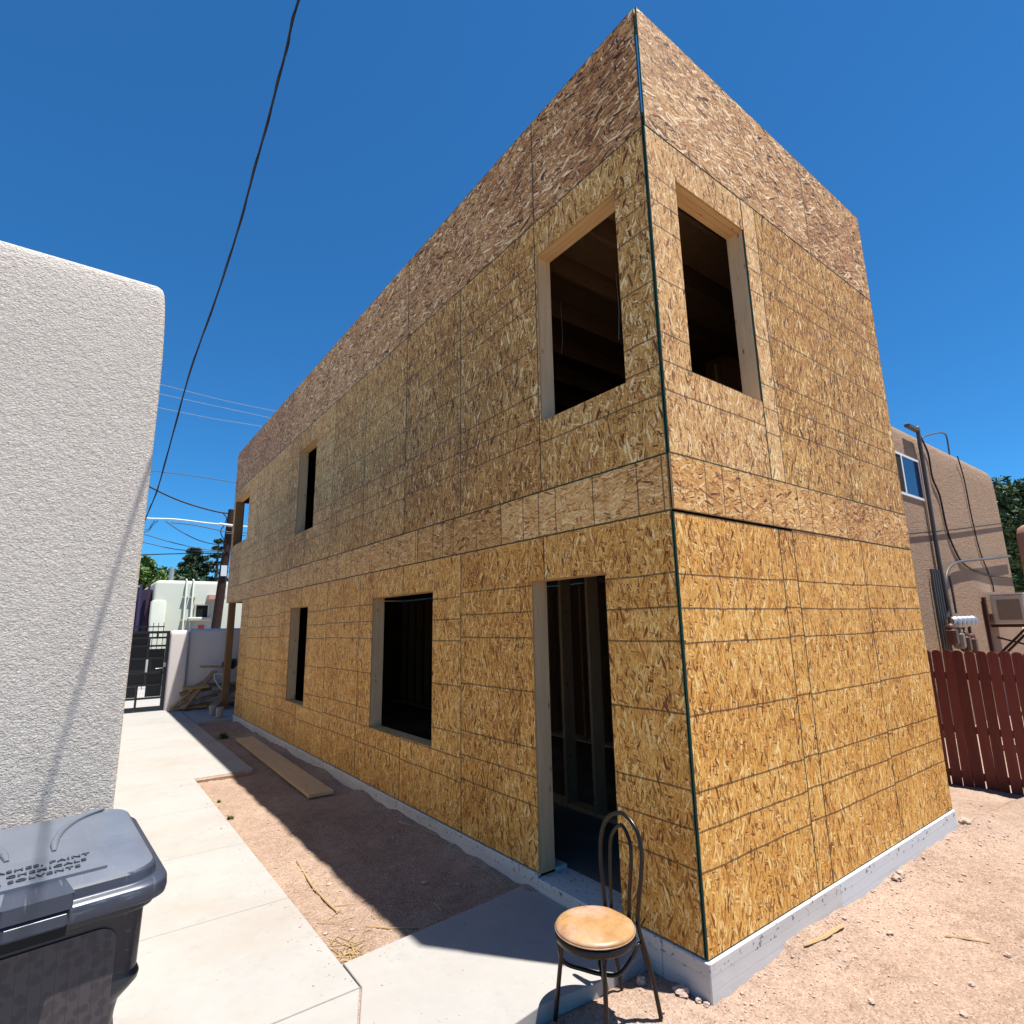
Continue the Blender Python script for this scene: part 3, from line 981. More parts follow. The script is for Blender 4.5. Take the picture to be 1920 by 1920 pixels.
b = LB()
b.loft([rrect(.200, .225, .06, .03, 8, 0, .0), rrect(.205, .232, .06, .10, 8), rrect(.232, .266, .065, .545, 8), rrect(.238, .272, .065, .585, 8), rrect(.262, .296, .07, .622, 8), rrect(.277, .306, .07, .645, 8), rrect(.280, .309, .07, .665, 8), rrect(.272, .303, .07, .685, 8), rrect(.275, .308, .07, .885, 8), rrect(.296, .330, .078, .890, 8), rrect(.299, .333, .078, .918, 8), rrect(.290, .324, .075, .922, 8)], 0, True)
body = b.build('body', M_BINB); crisp(body); bevel(body, .005)
# recycling emblem moulded low on the side
b = LB()
for k in range(3):
    a0 = math.radians(90 + 120 * k); a1 = math.radians(90 + 120 * k + 95)
    p0 = (.2415 + .004, -.06 + .075 * math.cos(a0), .40 + .085 * math.sin(a0)); p1 = (.2415 + .004, -.06 + .075 * math.cos(a1), .40 + .085 * math.sin(a1))
    b.tube([p0, p1], .007, 6)
    b.tube([p1, (p1[0], p1[1] + .025 * math.cos(a1 - 2.3), p1[2] + .025 * math.sin(a1 - 2.3))], .006, 6)
b.build('moulded_emblem', M_BINB)


def shear(z, y): return z + (y + .34) * .115


def lring(hw, hd, r, z, sh=True, cy=0):
    return [Vector((p.x, p.y, shear(p.z, p.y) if sh else p.z)) for p in rrect(hw, hd, r, z, 8, 0, cy)]


b = LB()
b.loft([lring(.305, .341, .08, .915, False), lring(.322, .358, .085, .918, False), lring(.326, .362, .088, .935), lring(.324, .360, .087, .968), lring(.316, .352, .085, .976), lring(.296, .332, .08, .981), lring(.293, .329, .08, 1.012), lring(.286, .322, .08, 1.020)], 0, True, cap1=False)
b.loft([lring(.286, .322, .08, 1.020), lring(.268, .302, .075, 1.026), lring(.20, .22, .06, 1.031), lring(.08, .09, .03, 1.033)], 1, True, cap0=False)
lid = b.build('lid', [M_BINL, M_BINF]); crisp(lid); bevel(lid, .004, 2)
# raised ridges, front tab and lettering plate on the lid
for sx in (1, -1):
    b = LB(); pts = []
    for k in range(9):
        a = math.radians(100 + 78 * k / 8)
        x = sx * (.255 + .20 * math.cos(a)); y = -.05 + .345 * math.sin(a)
        pts.append((x, y, shear(1.031, y) + .003))
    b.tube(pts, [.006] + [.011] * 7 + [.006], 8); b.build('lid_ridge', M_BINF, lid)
b = LB(); b.box((-.072, -.384, .925), (.072, -.340, .972), bev=.008); b.build('front_tab', M_BINL, lid)
b = LB(); b.box((-.070, -.366, .893), (.070, -.335, .924)); b.build('latch_recess_shade', M_TIRE, lid)  # solid black block, its colour standing in for shade under the tab
b = LB(); b.loft([[Vector((x, y, shear(1.012, y) + dz)) for x, y in ((-.078, -.385), (.078, -.385), (.066, -.27), (-.066, -.27))] for dz in (-.03, .017)], 0); t_ = b.build('front_tab', M_BINL, lid); bevel(t_, .010, 3)
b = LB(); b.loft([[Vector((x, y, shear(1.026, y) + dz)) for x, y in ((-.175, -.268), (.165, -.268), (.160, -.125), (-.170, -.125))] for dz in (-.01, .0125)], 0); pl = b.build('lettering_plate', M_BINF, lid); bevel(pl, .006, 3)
tilt = math.atan(.115)


def text_mesh(body, size, loc, parent, mat, rot=None, ext=.0016, name='lettering'):
    cu = bpy.data.curves.new('txt', 'FONT'); cu.body = body; cu.size = size; cu.extrude = ext; cu.align_x = 'CENTER'; cu.resolution_u = 2
    cu.space_character = 1.15; cu.offset = .0004
    to = bpy.data.objects.new('txt', cu); COL.objects.link(to)
    bpy.context.view_layer.update()
    me = bpy.data.meshes.new_from_object(to.evaluated_get(bpy.context.evaluated_depsgraph_get()))
    bpy.data.objects.remove(to); bpy.data.curves.remove(cu)
    me.name = name; me.materials.clear(); me.materials.append(mat)
    o = bpy.data.objects.new(name, me); COL.objects.link(o); o.parent = parent; o.location = loc
    if rot: o.rotation_euler = rot
    return o


for k, s_ in enumerate(('NO ASHES, PAINT', 'OIL, CHEMICALS', 'OR SOLVENTS')):
    y = -.152 - k * .041
    text_mesh(s_, .025, (-.01, y, shear(1.0415, y)), lid, M_BINT, (tilt, 0, 0)).scale.x = 1.5
for k, s_ in enumerate(('CAUTION', 'DO NOT PUSH')):
    pass
# printed panel on the front of the body
b = LB()
fr = rrect(.200, .195, .05, 0, 6)
def front(p, d):
    z = .665 + p.y
    y = -(.304 + (z - .52) * .018) - d
    return Vector((p.x, y, z))
b.loft([[front(p, -.03) for p in fr], [front(p, .005) for p in fr]], 0)
b.build('printed_panel', M_BINP)
# wheels, axle and handle at the back
b = LB(); b.tube([(-.27, .24, .125), (.27, .24, .125)], .012, 10); b.build('axle', M_STEEL)
for sx in (-1, 1):
    b = LB()
    prof = [(.03, -.026), (.118, -.026), (.125, -.016), (.125, .016), (.118, .026), (.03, .026)]
    tmp = MB(); tmp.lathe(prof, n=28)
    b.faces([(sx * .262 + p[2], .24 + p[0], .125 + p[1]) for p in tmp.v], tmp.f, 0, True); b.build('wheel', M_TIRE)
b = LB(); b.tube(smooth_path([(-.22, .32, .90), (-.215, .375, .93), (-.15, .385, .935), (.15, .385, .935), (.215, .375, .93), (.22, .32, .90)]), .014, 8); b.build('handle', M_BINB)

# ------------------------------------------------------------------ bistro chair
CZ = gz(-.5, .2) + .004
CHAIR = thing('bistro_chair', 'bent black metal bistro chair with round tan padded seat beside the doorway', 'chair', (-.55, .21, CZ))
sc_ = Vector((-.61, .215, .262))
mb = MB(); mb.lathe([(.02, -.012), (.17, -.012), (.192, -.006), (.199, .004), (.195, .013), (.178, .021), (.13, .027), (.06, .029), (.0001, .029)], sc_, 48)
seat = mb.build('seat', M_VINYL, CHAIR)
mb = MB(); mb.tube([sc_ + Vector((.1985 * math.cos(a), .1985 * math.sin(a), .0)) for a in [2 * math.pi * k / 48 for k in range(48)]], .0035, 6, closed=True); mb.build('seat_piping', M_VINYL, CHAIR)
mb = MB(); mb.lathe([(.15, -.045), (.192, -.045), (.2005, -.038), (.2005, -.010), (.150, -.010)], sc_, 48); mb.build('seat_ring', M_BRONZE, CHAIR)


def foot(x, y): return Vector((x, y, gz(x, y) + .010))


fr_, fl_ = foot(-.305, .085), foot(-.305, .345)
hoop = [fr_, (-.352, .095, .05), (-.405, .110, .24), (-.404, .100, .36), (-.392, .085, .48), (-.378, .085, .585), (-.366, .125, .685), (-.358, .225, .738), (-.366, .330, .69), (-.378, .372, .595), (-.392, .372, .48), (-.404, .350, .36), (-.405, .335, .24), (-.352, .340, .05), fl_]
mb = MB(); mb.tube(smooth_path(hoop, 7), .0115, 12); mb.build('back_hoop', M_BRONZE, CHAIR)
inner = [(-.412, .165, .235), (-.408, .160, .36), (-.390, .150, .52), (-.378, .165, .62), (-.370, .225, .680), (-.378, .290, .62), (-.390, .300, .52), (-.408, .290, .36), (-.412, .285, .235)]
mb = MB(); mb.tube(smooth_path(inner, 7), .010, 12); mb.build('inner_hoop', M_BRONZE, CHAIR)
for y0_, y1_ in ((.075, .035), (.355, .395)):
    f_ = foot(-.735, y1_)
    mb = MB(); mb.tube([(-.700, y0_, .236), (-.708, (y0_ * 2 + y1_) / 3, .1), f_], .0115, 12); mb.build('leg', M_BRONZE, CHAIR)
str_ = [(-.685, .36, .218), (-.715, .372, .15), (-.690, .36, .075), (-.62, .30, .045), (-.565, .215, .04), (-.52, .150, .055), (-.46, .115, .12), (-.405, .112, .165), (-.385, .108, .13), (-.366, .10, .05)]
mb = MB(); mb.tube(smooth_path(str_, 6), .0095, 10); mb.build('stretcher', M_BRONZE, CHAIR)
str2 = [(-.685, .07, .218), (-.71, .06, .15), (-.685, .075, .075), (-.63, .14, .045), (-.565, .226, .041), (-.52, .285, .055), (-.46, .325, .12), (-.405, .335, .165), (-.385, .336, .13), (-.366, .34, .05)]
mb = MB(); mb.tube(smooth_path(str2, 6), .0095, 10); mb.build('stretcher', M_BRONZE, CHAIR)

# ------------------------------------------------------------------ red picket fence
FX = 6.6
ta = on(1745, 1219, 0, FX); tb_ = on(1918, 1222, 0, FX)
FENCE = thing('picket_fence', 'dark red wooden picket fence with dog-eared boards and narrow gaps', 'fence', (FX, 0, gz(FX, 0)))
pitch = (ta.y - tb_.y) / 8.0
bw = pitch - .010
o_ = []
r0 = .045
for sx in (-1, 1): pass
prof = [(-bw / 2, 0)] + [(bw / 2, 0)] + [(bw / 2, 1.73)] + [(bw / 2 - r0 * (1 - math.cos(a)), 1.73 + r0 * math.sin(a)) for a in (.4, .8, 1.2, 1.5)] + [(-bw / 2 + r0 * (1 - math.cos(a)), 1.73 + r0 * math.sin(a)) for a in (1.5, 1.2, .8, .4)] + [(-bw / 2, 1.73)]
mb = MB(); mb.loft([[(x_, y_, z_) for y_, z_ in prof] for x_ in (0.0, .018)], 0)
PK = mb.build('picket', M_RED, FENCE, (FX, 0, 0)); COL.objects.unlink(PK)
k = 0
y = ta.y - bw / 2 + pitch * 6
while y > -4.2:
    zt = on(1745, 1219, 0, FX).z - 1.775
    instance(PK, (FX + random.uniform(-.003, .003), y + random.uniform(-.004, .004), zt + random.uniform(-.008, .006)), FENCE, (random.uniform(-.004, .004), 0, random.uniform(-.01, .01)))
    y -= pitch; k += 1
for z_ in (.15, .72, 1.40):
    mb = MB(); mb.box((FX + .022, -4.2, zt + z_), (FX + .060, ta.y + pitch * 6, zt + z_ + .088)); mb.build('rail', M_RED, FENCE)

# ------------------------------------------------------------------ tan house behind the fence
BY = 2.0
tl = on(1680, 792, 1, BY); tr = on(1862, 884, 1, BY)
TAN = thing('tan_house', 'two-storey tan stucco house with rounded parapet behind the red fence', 'house', ((7.2 + tr.x) / 2, 5, gz(9, 3)))
bx0, bx1, ztop = 7.2, tr.x + .1, (tl.z + tr.z) / 2 + .03
wtl = on(1679, 846, 1, BY); wbr = on(1735, 942, 1, BY); wx0, wx1 = wtl.x - .12, wbr.x - .02; wz1, wz0 = wtl.z, wbr.z + .02
mb = MB()
cx, cy, hw, hd = (bx0 + bx1) / 2, BY + 3, (bx1 - bx0) / 2, 3
mb.loft([rrect(hw - i_, hd - i_, .25, z, 5, cx, cy) for z, i_ in ((-.6, 0), (1, .0), (3, .01), (ztop - .6, .02), (ztop - .25, .04), (ztop - .12, .08), (ztop - .04, .15), (ztop, .27), (ztop, .6))], 0, True)
mb.build('wall', M_BROWN, TAN)
win = MB()
win.box((wx0, BY - .012, wz0), (wx1, BY + .05, wz0 + .05)); win.box((wx0, BY - .012, wz1 - .05), (wx1, BY + .05, wz1))
win.box((wx0, BY - .010, wz0 + .051), (wx0 + .05, BY + .05, wz1 - .051)); win.box((wx1 - .05, BY - .010, wz0 + .051), (wx1, BY + .05, wz1 - .051))
mid = on(1692, 880, 1, BY).x
win.box((mid - .03, BY - .014, wz0 + .052), (mid + .03, BY + .05, wz1 - .052))
wf = win.build('window', M_WHITE, TAN)
mb = MB(); mb.box((mid + .031, BY - .003, wz0 + .05), (wx1 - .05, BY + .02, wz1 - .05)); mb.build('pane', M_GLASS, wf)
mb = MB(); mb.box((wx0 + .05, BY - .002, wz0 + .05), (mid - .031, BY + .02, wz1 - .05)); mb.build('pane', M_DARK, wf)


def wl(pts, d=.05): return [on(px, py, 1, BY - d) for px, py in pts]


def wtube(name, pts, r, mat, d=.05, par=TAN, per=5, n=8):
    mb = MB(); mb.tube(smooth_path(wl(pts, d), per), r, n); return mb.build(name, mat, par)


wtube('conduit', [(1720, 802), (1722, 815), (1740, 925), (1757, 1030), (1770, 1100), (1783, 1162)], .042, M_GREYP, .07)
mb = MB(); p = on(1716, 806, 1, BY - .1)
mb.box((p.x - .40, BY - .13, p.z + .0), (p.x + .24, BY - .02, p.z + .07), bev=.01); mb.build('weatherhead', M_GREYP, TAN)
wtube('conduit', [(1778, 1160), (1776, 1120), (1774, 1090), (1777, 1070), (1788, 1058), (1808, 1052), (1850, 1048), (1893, 1043)], .028, M_GREYP, .06)
wtube('conduit', [(1793, 1150), (1786, 1110), (1780, 1080)], .024, M_GREYP, .06)
wtube('conduit', [(1727, 850), (1745, 970), (1763, 1080), (1778, 1155)], .020, M_RUST, .03)
for k in range(4):
    wtube('capped_pipe', [(1746 + k * 4, 1067 + k * .4), (1754 + k * 4.2, 1120), (1764 + k * 4.4, 1180), (1773 + k * 4.4, 1235)], .028, M_GREYP, .05 + .0 * k)
wtube('roof_loop_pipe', [(1724, 836), (1730, 820), (1752, 813), (1768, 812), (1775, 820), (1780, 850), (1783, 870)], .02, M_GREYP, -.3)
for nm, pts, r in (('wall_cable', [(1724, 815), (1740, 850), (1748, 895), (1762, 930), (1775, 990), (1790, 1030), (1810, 1060), (1850, 1078), (1902, 1085)], .020), ('wall_cable', [(1795, 855), (1808, 900), (1822, 970), (1838, 1035), (1858, 1085), (1864, 1110)], .014), ('wall_cable', [(1668, 1004), (1703, 1001), (1790, 993), (1880, 981)], .014)):
    wtube(nm, pts, r, M_CABLE, .016, n=6)
# gas meters
mp = on(1790, 1195, 1, BY - .3)
GM = thing('gas_meters', 'brown gas meters under a bright silver pipe manifold on the tan house wall', 'gas meter', (mp.x, BY - .3, mp.z - .9))
mb = MB()
a_ = on(1790, 1167, 1, BY - .3); b_ = on(1822, 1165, 1, BY - .3)
mb.tube([a_ + Vector((-.25, 0, .02)), b_], .07, 12)
for k in range(5):
    q = a_.lerp(b_, k / 4); mb.lathe([(.05, -.11), (.11, -.07), (.11, .07), (.05, .11)], q, 14)
mb.build('manifold', M_STEEL, GM)
for k, (px, py) in enumerate(((1785, 1190), (1798, 1197), (1810, 1203), (1822, 1206))):
    q = on(px, py, 1, BY - .32)
    mb = MB(); mb.box((q.x - .10, q.y - .09, q.z - .2), (q.x + .10, q.y + .09, q.z + .12), bev=.04); mb.lathe([(.085, 0), (.085, .06), (.03, .10)], q + Vector((0, 0, .11)), 12)
    mb.tube([q + Vector((0, 0, .2)), q + Vector((.02, 0, .34))], .03, 8)
    mb.build('meter', M_METER if k != 1 else M_ACDARK, GM)
mb = MB(); mb.tube([mp + Vector((-.3, 0, -.4)), (mp.x - .3, BY - .3, gz(mp.x, BY) - .02)], .05, 8); mb.build('riser', M_METER, GM)
# air conditioner
q0 = on(1854, 1116, 1, BY - .10); q1 = on(1854, 1171, 1, BY - .10)
AC = thing('air_conditioner', 'beige outdoor air conditioner unit on a dark red wall bracket', 'air conditioner', (q0.x + .45, BY - .3, q1.z))
AX0, AX1, AY0, AY1, AZ0, AZ1 = q0.x, q0.x + .85, BY - .72, BY - .10, q1.z, q0.z
mb = MB(); mb.box((AX0, AY0, AZ0), (AX1, AY1, AZ1), bev=.03); mb.build('casing', M_ACBEIGE, AC)
mb = MB(); mb.box((AX0 - .02, AY0 - .02, AZ1 + .001), (AX1 + .02, AY1 + .01, AZ1 + .03)); mb.build('lid', M_WHITE, AC)
mb = MB(); mb.box((AX0 - .012, AY0 + .08, AZ0 + .10), (AX0 - .002, AY1 - .12, AZ1 - .12)); mb.build('grille', M_ACDARK, AC)
for k in range(6):
    mb = MB(); x_ = AX0 + .12 + k * .11; mb.box((x_, AY0 - .014, AZ0 + .1), (x_ + .05, AY0 - .002, AZ1 - .1)); mb.build('louvre', M_WHITE, AC)
for x_ in (AX0 + .15, AX1 - .15):
    mb = MB(); mb.box((x_ - .03, AY0 - .02, AZ0 - .07), (x_ + .03, BY - .01, AZ0 - .005)); mb.tube([(x_, AY0 + .05, AZ0 - .06), (x_, BY - .02, AZ0 - .75)], .03, 6); mb.build('bracket', M_RUST, AC)
mb = MB(); mb.box((AX0 - .28, BY - .07, AZ0 - .8), (AX0 - .16, BY - .012, AZ1 - .05)); mb.build('side_duct', M_RUST, AC)
mb = MB(); mb.tube(smooth_path([(AX0 + .2, AY0 - .02, AZ0 + .4), (AX0 + .5, AY0 - .12, AZ0), (AX0 + .55, AY0 - .12, AZ0 - .35), (AX0 + .2, AY0 - .02, AZ0 - .5), (AX0 - .05, BY - .12, AZ0 - .3)]), .022, 6); mb.build('hose', M_CABLE, AC)

# brown stucco pier at the right
pc = on(1897, 984, 0, 10.2)
mb = MB()
mb.loft([rrect(.35 - i_, .9 - i_, .16, z, 5, 10.55, pc.y - .90) for z, i_ in ((-.7, 0), (pc.z - .2, 0), (pc.z - .06, .03), (pc.z - .01, .09), (pc.z, .17))], 0, True)
tag(mb.build('stucco_pier', M_BROWND), 'dark brown stucco pier with rounded top beyond the red fence', 'pier')

# ------------------------------------------------------------------ far end: gate, garden wall
GY_ = 14.15
zb = pz(GY_)
gr = on(317, 1183, 1, GY_); gxr = on(312, 1260, 1, GY_).x
GATE = thing('metal_gate', 'black metal garden gate of staggered rectangles between the white walls', 'gate', (gxr - .5, GY_, zb + .03))
gx0, gx1, gz0, gz1 = gxr - .99, gxr, zb + .03, 1.79


def gbar(x0, x1, z0, z1, nm='bar', d=.025):
    mb = MB(); mb.box((gx0 + x0, GY_ - d, gz0 + z0), (gx0 + x1, GY_ + d, gz0 + z1)); mb.build(nm, M_BLACK, GATE)


Hh = gz1 - gz0
gbar(0, .07, 0, Hh, 'frame'); gbar(.92, .99, 0, Hh, 'frame'); gbar(.071, .919, 0, .08, 'frame'); gbar(.071, .919, Hh - .06, Hh, 'frame')
for z_ in (.25, .55, .82, 1.16, 1.45, 1.64): gbar(.071, .919, z_, z_ + .045, d=.022)
for x_, a_, b_ in ((.40, .08, .55), (.55, .55, .82), (.62, .82, 1.16), (.55, 1.16, 1.64), (.71, 1.64, Hh - .06), (.52, 1.64, Hh - .06)): gbar(x_, x_ + .045, a_ + .001, b_ - .001, d=.020)
mb = MB(); mb.box((gx0 + .072, GY_ + .026, gz0 + .55), (gx0 + .55, GY_ + .030, gz1 - .06)); mb.build('screen_dim_sheet', M_SCREEN, GATE)
mb = MB(); mb.box((gx0 + .595, GY_ + .026, gz0 + .30), (gx0 + .918, GY_ + .030, gz0 + 1.40)); mb.build('screen_dim_sheet', M_SCREEN, GATE)  # opaque dark sheet added to dim the view through the gate
mb = MB(); mb.box((gx0 + .072, GY_ + .0265, gz0 + .30), (gx0 + .40, GY_ + .0305, gz0 + .545)); mb.build('screen_dim_sheet', M_SCREEN, GATE)  # another added dark sheet, dimming the lower bay
mb = MB(); mb.tube([(gx1 - .10, GY_ - .03, gz0 + .95), (gx1 - .10, GY_ - .08, gz0 + .95), (gx1 - .24, GY_ - .085, gz0 + .94)], .012, 8); mb.lathe([(.03, -.05), (.034, 0), (.03, .05)], (gx1 - .06, GY_ - .035, gz0 + 1.02), 12); mb.build('handle', M_STEEL, GATE)
mb = MB(); mb.box((gx0 - .08, GY_ - .04, zb), (gx0 - .012, GY_ + .04, gz1 + .05)); mb.build('gate_post', M_BLACK, GATE)

GW = thing('garden_wall', 'smooth white stucco garden wall with a rounded top and a wider pier beside the gate', 'wall', (1.5, 14.4, zb))
pxr = on(355, 1185, 1, GY_).x


def wallbox(x0, x1, y0, y1, zt, nm, r=.05):
    mb = MB(); hw_, hd_ = (x1 - x0) / 2, (y1 - y0) / 2
    mb.loft([rrect(hw_ - i_, hd_ - i_, min(r, hd_ * .9), z, 5, (x0 + x1) / 2, (y0 + y1) / 2) for z, i_ in ((zb - .2, 0), (zt - .12, 0), (zt - .05, .015), (zt - .015, .04), (zt, .085))], 0, True)
    return mb.build(nm, M_WALLW, GW)


wallbox(gx1 + .012, pxr, GY_ - .10, GY_ + .35, 1.80, 'pier')
wallbox(pxr + .005, 6.0, GY_ + .04, GY_ + .30, 1.83, 'wall_section', .08)
wallbox(-4.2, gx0 - .085, GY_ - .05, GY_ + .25, 1.80, 'wall_section')

# ------------------------------------------------------------------ scrap timber by the porch
def board(p0, p1, wd, th, mat, label, roll=0.0, group='scrap boards in the timber pile', name='scrap_board'):
    p0, p1 = Vector(p0), Vector(p1); d = p1 - p0; L = d.length; x = d.normalized()
    y = Vector((0, 0, 1)).cross(x)
    y = y.normalized() if y.length > .05 else Vector((0, 1, 0))
    z = x.cross(y)
    R = Matrix((x, y, z)).transposed().to_4x4() @ Matrix.Rotation(roll, 4, 'X')
    mb = MB(); mb.box((0, -wd / 2, -th / 2), (L, wd / 2, th / 2), bev=.002)
    me = bpy.data.meshes.new(name); o = bpy.data.objects.new(name, me); COL.objects.link(o)
    me.from_pydata([tuple(v) for v in mb.v], [], mb.f); me.materials.append(mat)
    o.matrix_world = Matrix.Translation(p0) @ R
    return tag(o, label, 'board', group)


M_BRD = pine('scrap_pine', (.30, .175, .08), (.50, .32, .15), 'X')
M_BRD2 = pine('scrap_brown', (.19, .115, .06), (.34, .22, .12), 'X')
pile_lab = 'short weathered scrap board heaped against the white garden wall'
zf = pz(14)
board((-.98, 13.75, zf + .03), (-.30, 13.95, zf + .62), .09, .04, M_BRD, 'long pale stick leaning diagonally across the scrap timber pile', 0)
board((-.72, 13.60, zf + .05), (-.05, 13.90, zf + .85), .19, .04, M_BRD2, 'wide brown board propped up steeply on the scrap timber pile', 0)
board((-.20, 13.15, zf + .05), (.42, 13.75, zf + .50), .20, .04, M_BRD2, 'wide grey board sloping up beside the porch post', 0)
board((-.40, 13.9, zf + .98), (.35, 13.98, zf + .93), .10, .05, M_BRD, 'pale board lying level across the top of the scrap timber pile', 0)
for k in range(16):
    a = random.uniform(-.5, .5); cx_ = random.uniform(-.55, .95); cy_ = random.uniform(13.65, 13.95) if cx_ < .0 else random.uniform(13.5, 13.95); L_ = random.uniform(.35, .75)
    lvl = k // 4
    z0_ = zf + .045 + lvl * .155 + random.uniform(0, .03)
    dx, dy = math.cos(a) * L_ / 2, math.sin(a) * L_ * .25
    board((cx_ - dx, cy_ - dy, z0_ - .0), (cx_ + dx, cy_ + dy, z0_ + random.uniform(-.02, .10)), random.choice((.09, .14, .14)), .04 if lvl else .05, random.choice((M_BRD, M_BRD2, M_BRD2)), pile_lab, random.uniform(-.4, .6))
mb = MB()
pts = []
tmp = MB(); tmp.lathe([(.001, -.14), (.10, -.12), (.17, -.05), (.18, .03), (.13, .10), (.05, .14), (.001, .15)], (0, 0, 0), 18)
mb.faces([(.28 + p[0] * (1 + .4 * mnoise.noise(Vector(p) * 9)), 13.78 + p[1] * .8, zf + 1.02 + p[2] * (1 + .6 * mnoise.noise(Vector(p) * 12 + Vector((3, 1, 2))))) for p in tmp.v], tmp.f, 0, True)
tag(mb.build('plastic_bundle', M_TARP), 'crumpled black plastic bundle on top of the scrap timber', 'bundle')
mb = MB(); mb.tube(smooth_path([(-.10, 13.60, zf + .80), (-.06, 13.58, zf + .62), (.10, 13.55, zf + .40), (.22, 13.55, zf + .45), (.20, 13.58, zf + .62), (.05, 13.6, zf + .78)], closed=True), .012, 6, closed=True)
tag(mb.build('bent_metal_frame', M_WHITEC), 'bent white metal hoop lying on the scrap timber', 'metal frame')
for (px, py), lb in (((398, 1341), 'pale concrete cylinder standing farther from the porch post'), ((411, 1345), 'pale concrete cylinder standing nearer the porch post')):
    q = on(px, py, 2, pz(12.7) + .001)
    mb = MB(); mb.lathe([(.070, 0), (.073, .005), (.073, .20), (.070, .21), (.066, .21), (.064, .19), (.0001, .19)], q, 24)
    tag(mb.build('concrete_cylinder', M_CAN), lb, 'cylinder')
# long plank beside the foundation
board((-.415, 4.82, gz(-.4, 4.85) + .032), (-.285, 9.30, gz(-.3, 9.2) + .034), .285, .038, pine('plank_pine', (.46, .31, .16), (.62, .45, .26), 'X'), 'long wide plank lying on the soil along the foundation', 0, None, 'plank')


# sticks
def stick(pxs, z, r, mat, label, name='stick', lift=.0):
    pts = []
    for px, py in pxs:
        q = on(px, py, 2, z); q.z = gz(q.x, q.y) + r * .9 + lift; pts.append(q)
    k = 14; pp = []
    for i in range(k + 1):
        t = i / k * (len(pts) - 1); j = min(int(t), len(pts) - 2); pp.append(pts[j].lerp(pts[j + 1], t - j))
    lift_ = max(max(gz(p.x, p.y) + r * .5 - p.z for p in pp), 0) * .6
    mb = MB(); rs = [r * random.uniform(.82, 1.12) for _ in pp]; rs[0] *= .45; rs[-1] *= .5
    mb.tube([p + Vector((0, 0, lift_ + random.uniform(-.0006, .0006))) for p in pp], rs, 5)
    mb.sm = [False] * len(mb.sm)
    return tag(mb.build(name, mat), label, 'stick')


stick([(1510, 1798), (1548, 1780), (1585, 1757)], -.2, .011, M_STRAW, 'broken yellow wood stake on the ground close to the short side of the foundation')
stick([(1772, 1761), (1815, 1768), (1857, 1774)], -.22, .0065, M_STRAW, 'thin yellow stick lying out on the open dirt yard')
stick([(556, 1618), (585, 1660), (610, 1690), (634, 1714)], -.15, .0065, M_STRAW, 'long thin lath lying on the sunny strip of dirt')
stick([(745, 1546), (785, 1560), (820, 1575)], -.14, .008, M_OLD, 'brown sliver of wood in the shade beside the foundation')
stick([(685, 1740), (730, 1744), (786, 1741)], -.15, .006, M_STRAW, 'thin lath lying across the soil along the edge of the stoop')
stick([(812, 1694), (820, 1702), (828, 1712)], -.14, .006, M_STRAW, 'tiny twig in the shade by the stoop')

# straw scattered near the corner of the stoop
mb = MB()
for k in range(70):
    if k < 40: c_ = on(random.gauss(650, 22), random.gauss(1788, 10), 2, -.15)
    else: c_ = on(random.uniform(600, 760), random.uniform(1680, 1790), 2, -.15)
    if c_.x < -1.43 or c_.y < 1.44: continue
    a = random.uniform(0, 3.14); l_ = random.uniform(.02, .09)
    d = Vector((math.cos(a), math.sin(a), 0)) * l_
    z_ = gz(c_.x, c_.y) + .006
    mb.tube([(c_.x - d.x, c_.y - d.y, z_), (c_.x + d.x, c_.y + d.y, z_ + .004)], .0022, 4)
o = mb.build('straw', M_STRAW); o['kind'] = 'stuff'; o['label'] = 'loose straw in the corner between path and stoop'; o['category'] = 'straw'

# gravel
ico_v = np.array([(0, 0, 1), (.89, 0, .45), (.28, .85, .45), (-.72, .53, .45), (-.72, -.53, .45), (.28, -.85, .45), (.72, .53, -.45), (-.28, .85, -.45), (-.89, 0, -.45), (-.28, -.85, -.45), (.72, -.53, -.45), (0, 0, -1)])
ico_f = [(0, 1, 2), (0, 2, 3), (0, 3, 4), (0, 4, 5), (0, 5, 1), (1, 6, 2), (2, 7, 3), (3, 8, 4), (4, 9, 5), (5, 10, 1), (2, 6, 7), (3, 7, 8), (4, 8, 9), (5, 9, 10), (1, 10, 6), (6, 11, 7), (7, 11, 8), (8, 11, 9), (9, 11, 10), (10, 11, 6)]


def on_paving(x, y):
    return x < -1.43 or (y > 6.65 and x < -.70) or (.36 < y < 1.56 and x < 0) or (x < -.9 and y < 1.6) or (x > -.03 and y > -.03 and x < W + .03) or y > 11.5


mb = MB(); n_ = 0
vv = []; ff = []
while n_ < 5200:
    t = random.random()
    if t < .34: x, y = random.uniform(-1.42, -.03), random.uniform(1.5, 11.4) if random.random() < .35 else random.uniform(1.5, 4.5)
    elif t < .62: x = random.uniform(-.9, 4.2); y = -abs(random.gauss(0, .22)) - .02
    else: x, y = random.uniform(-.9, 5.5), random.uniform(-1.9, .35)
    if on_paving(x, y): continue
    r = min(.022, .0030 * math.exp(random.gauss(.1, .6)))
    a = ico_v * np.array([r * random.uniform(.8, 1.3), r * random.uniform(.8, 1.3), r * random.uniform(.5, .9)]) * (1 + RNG.uniform(-.18, .18, (12, 1)))
    th = random.uniform(0, 6.28); ca, sa = math.cos(th), math.sin(th)
    bx = a[:, 0] * ca - a[:, 1] * sa + x; by = a[:, 0] * sa + a[:, 1] * ca + y
    vv.append(np.stack([bx, by, a[:, 2] + r * .25], 1)); ff.append((x, y)); n_ += 1
n_pav = 0
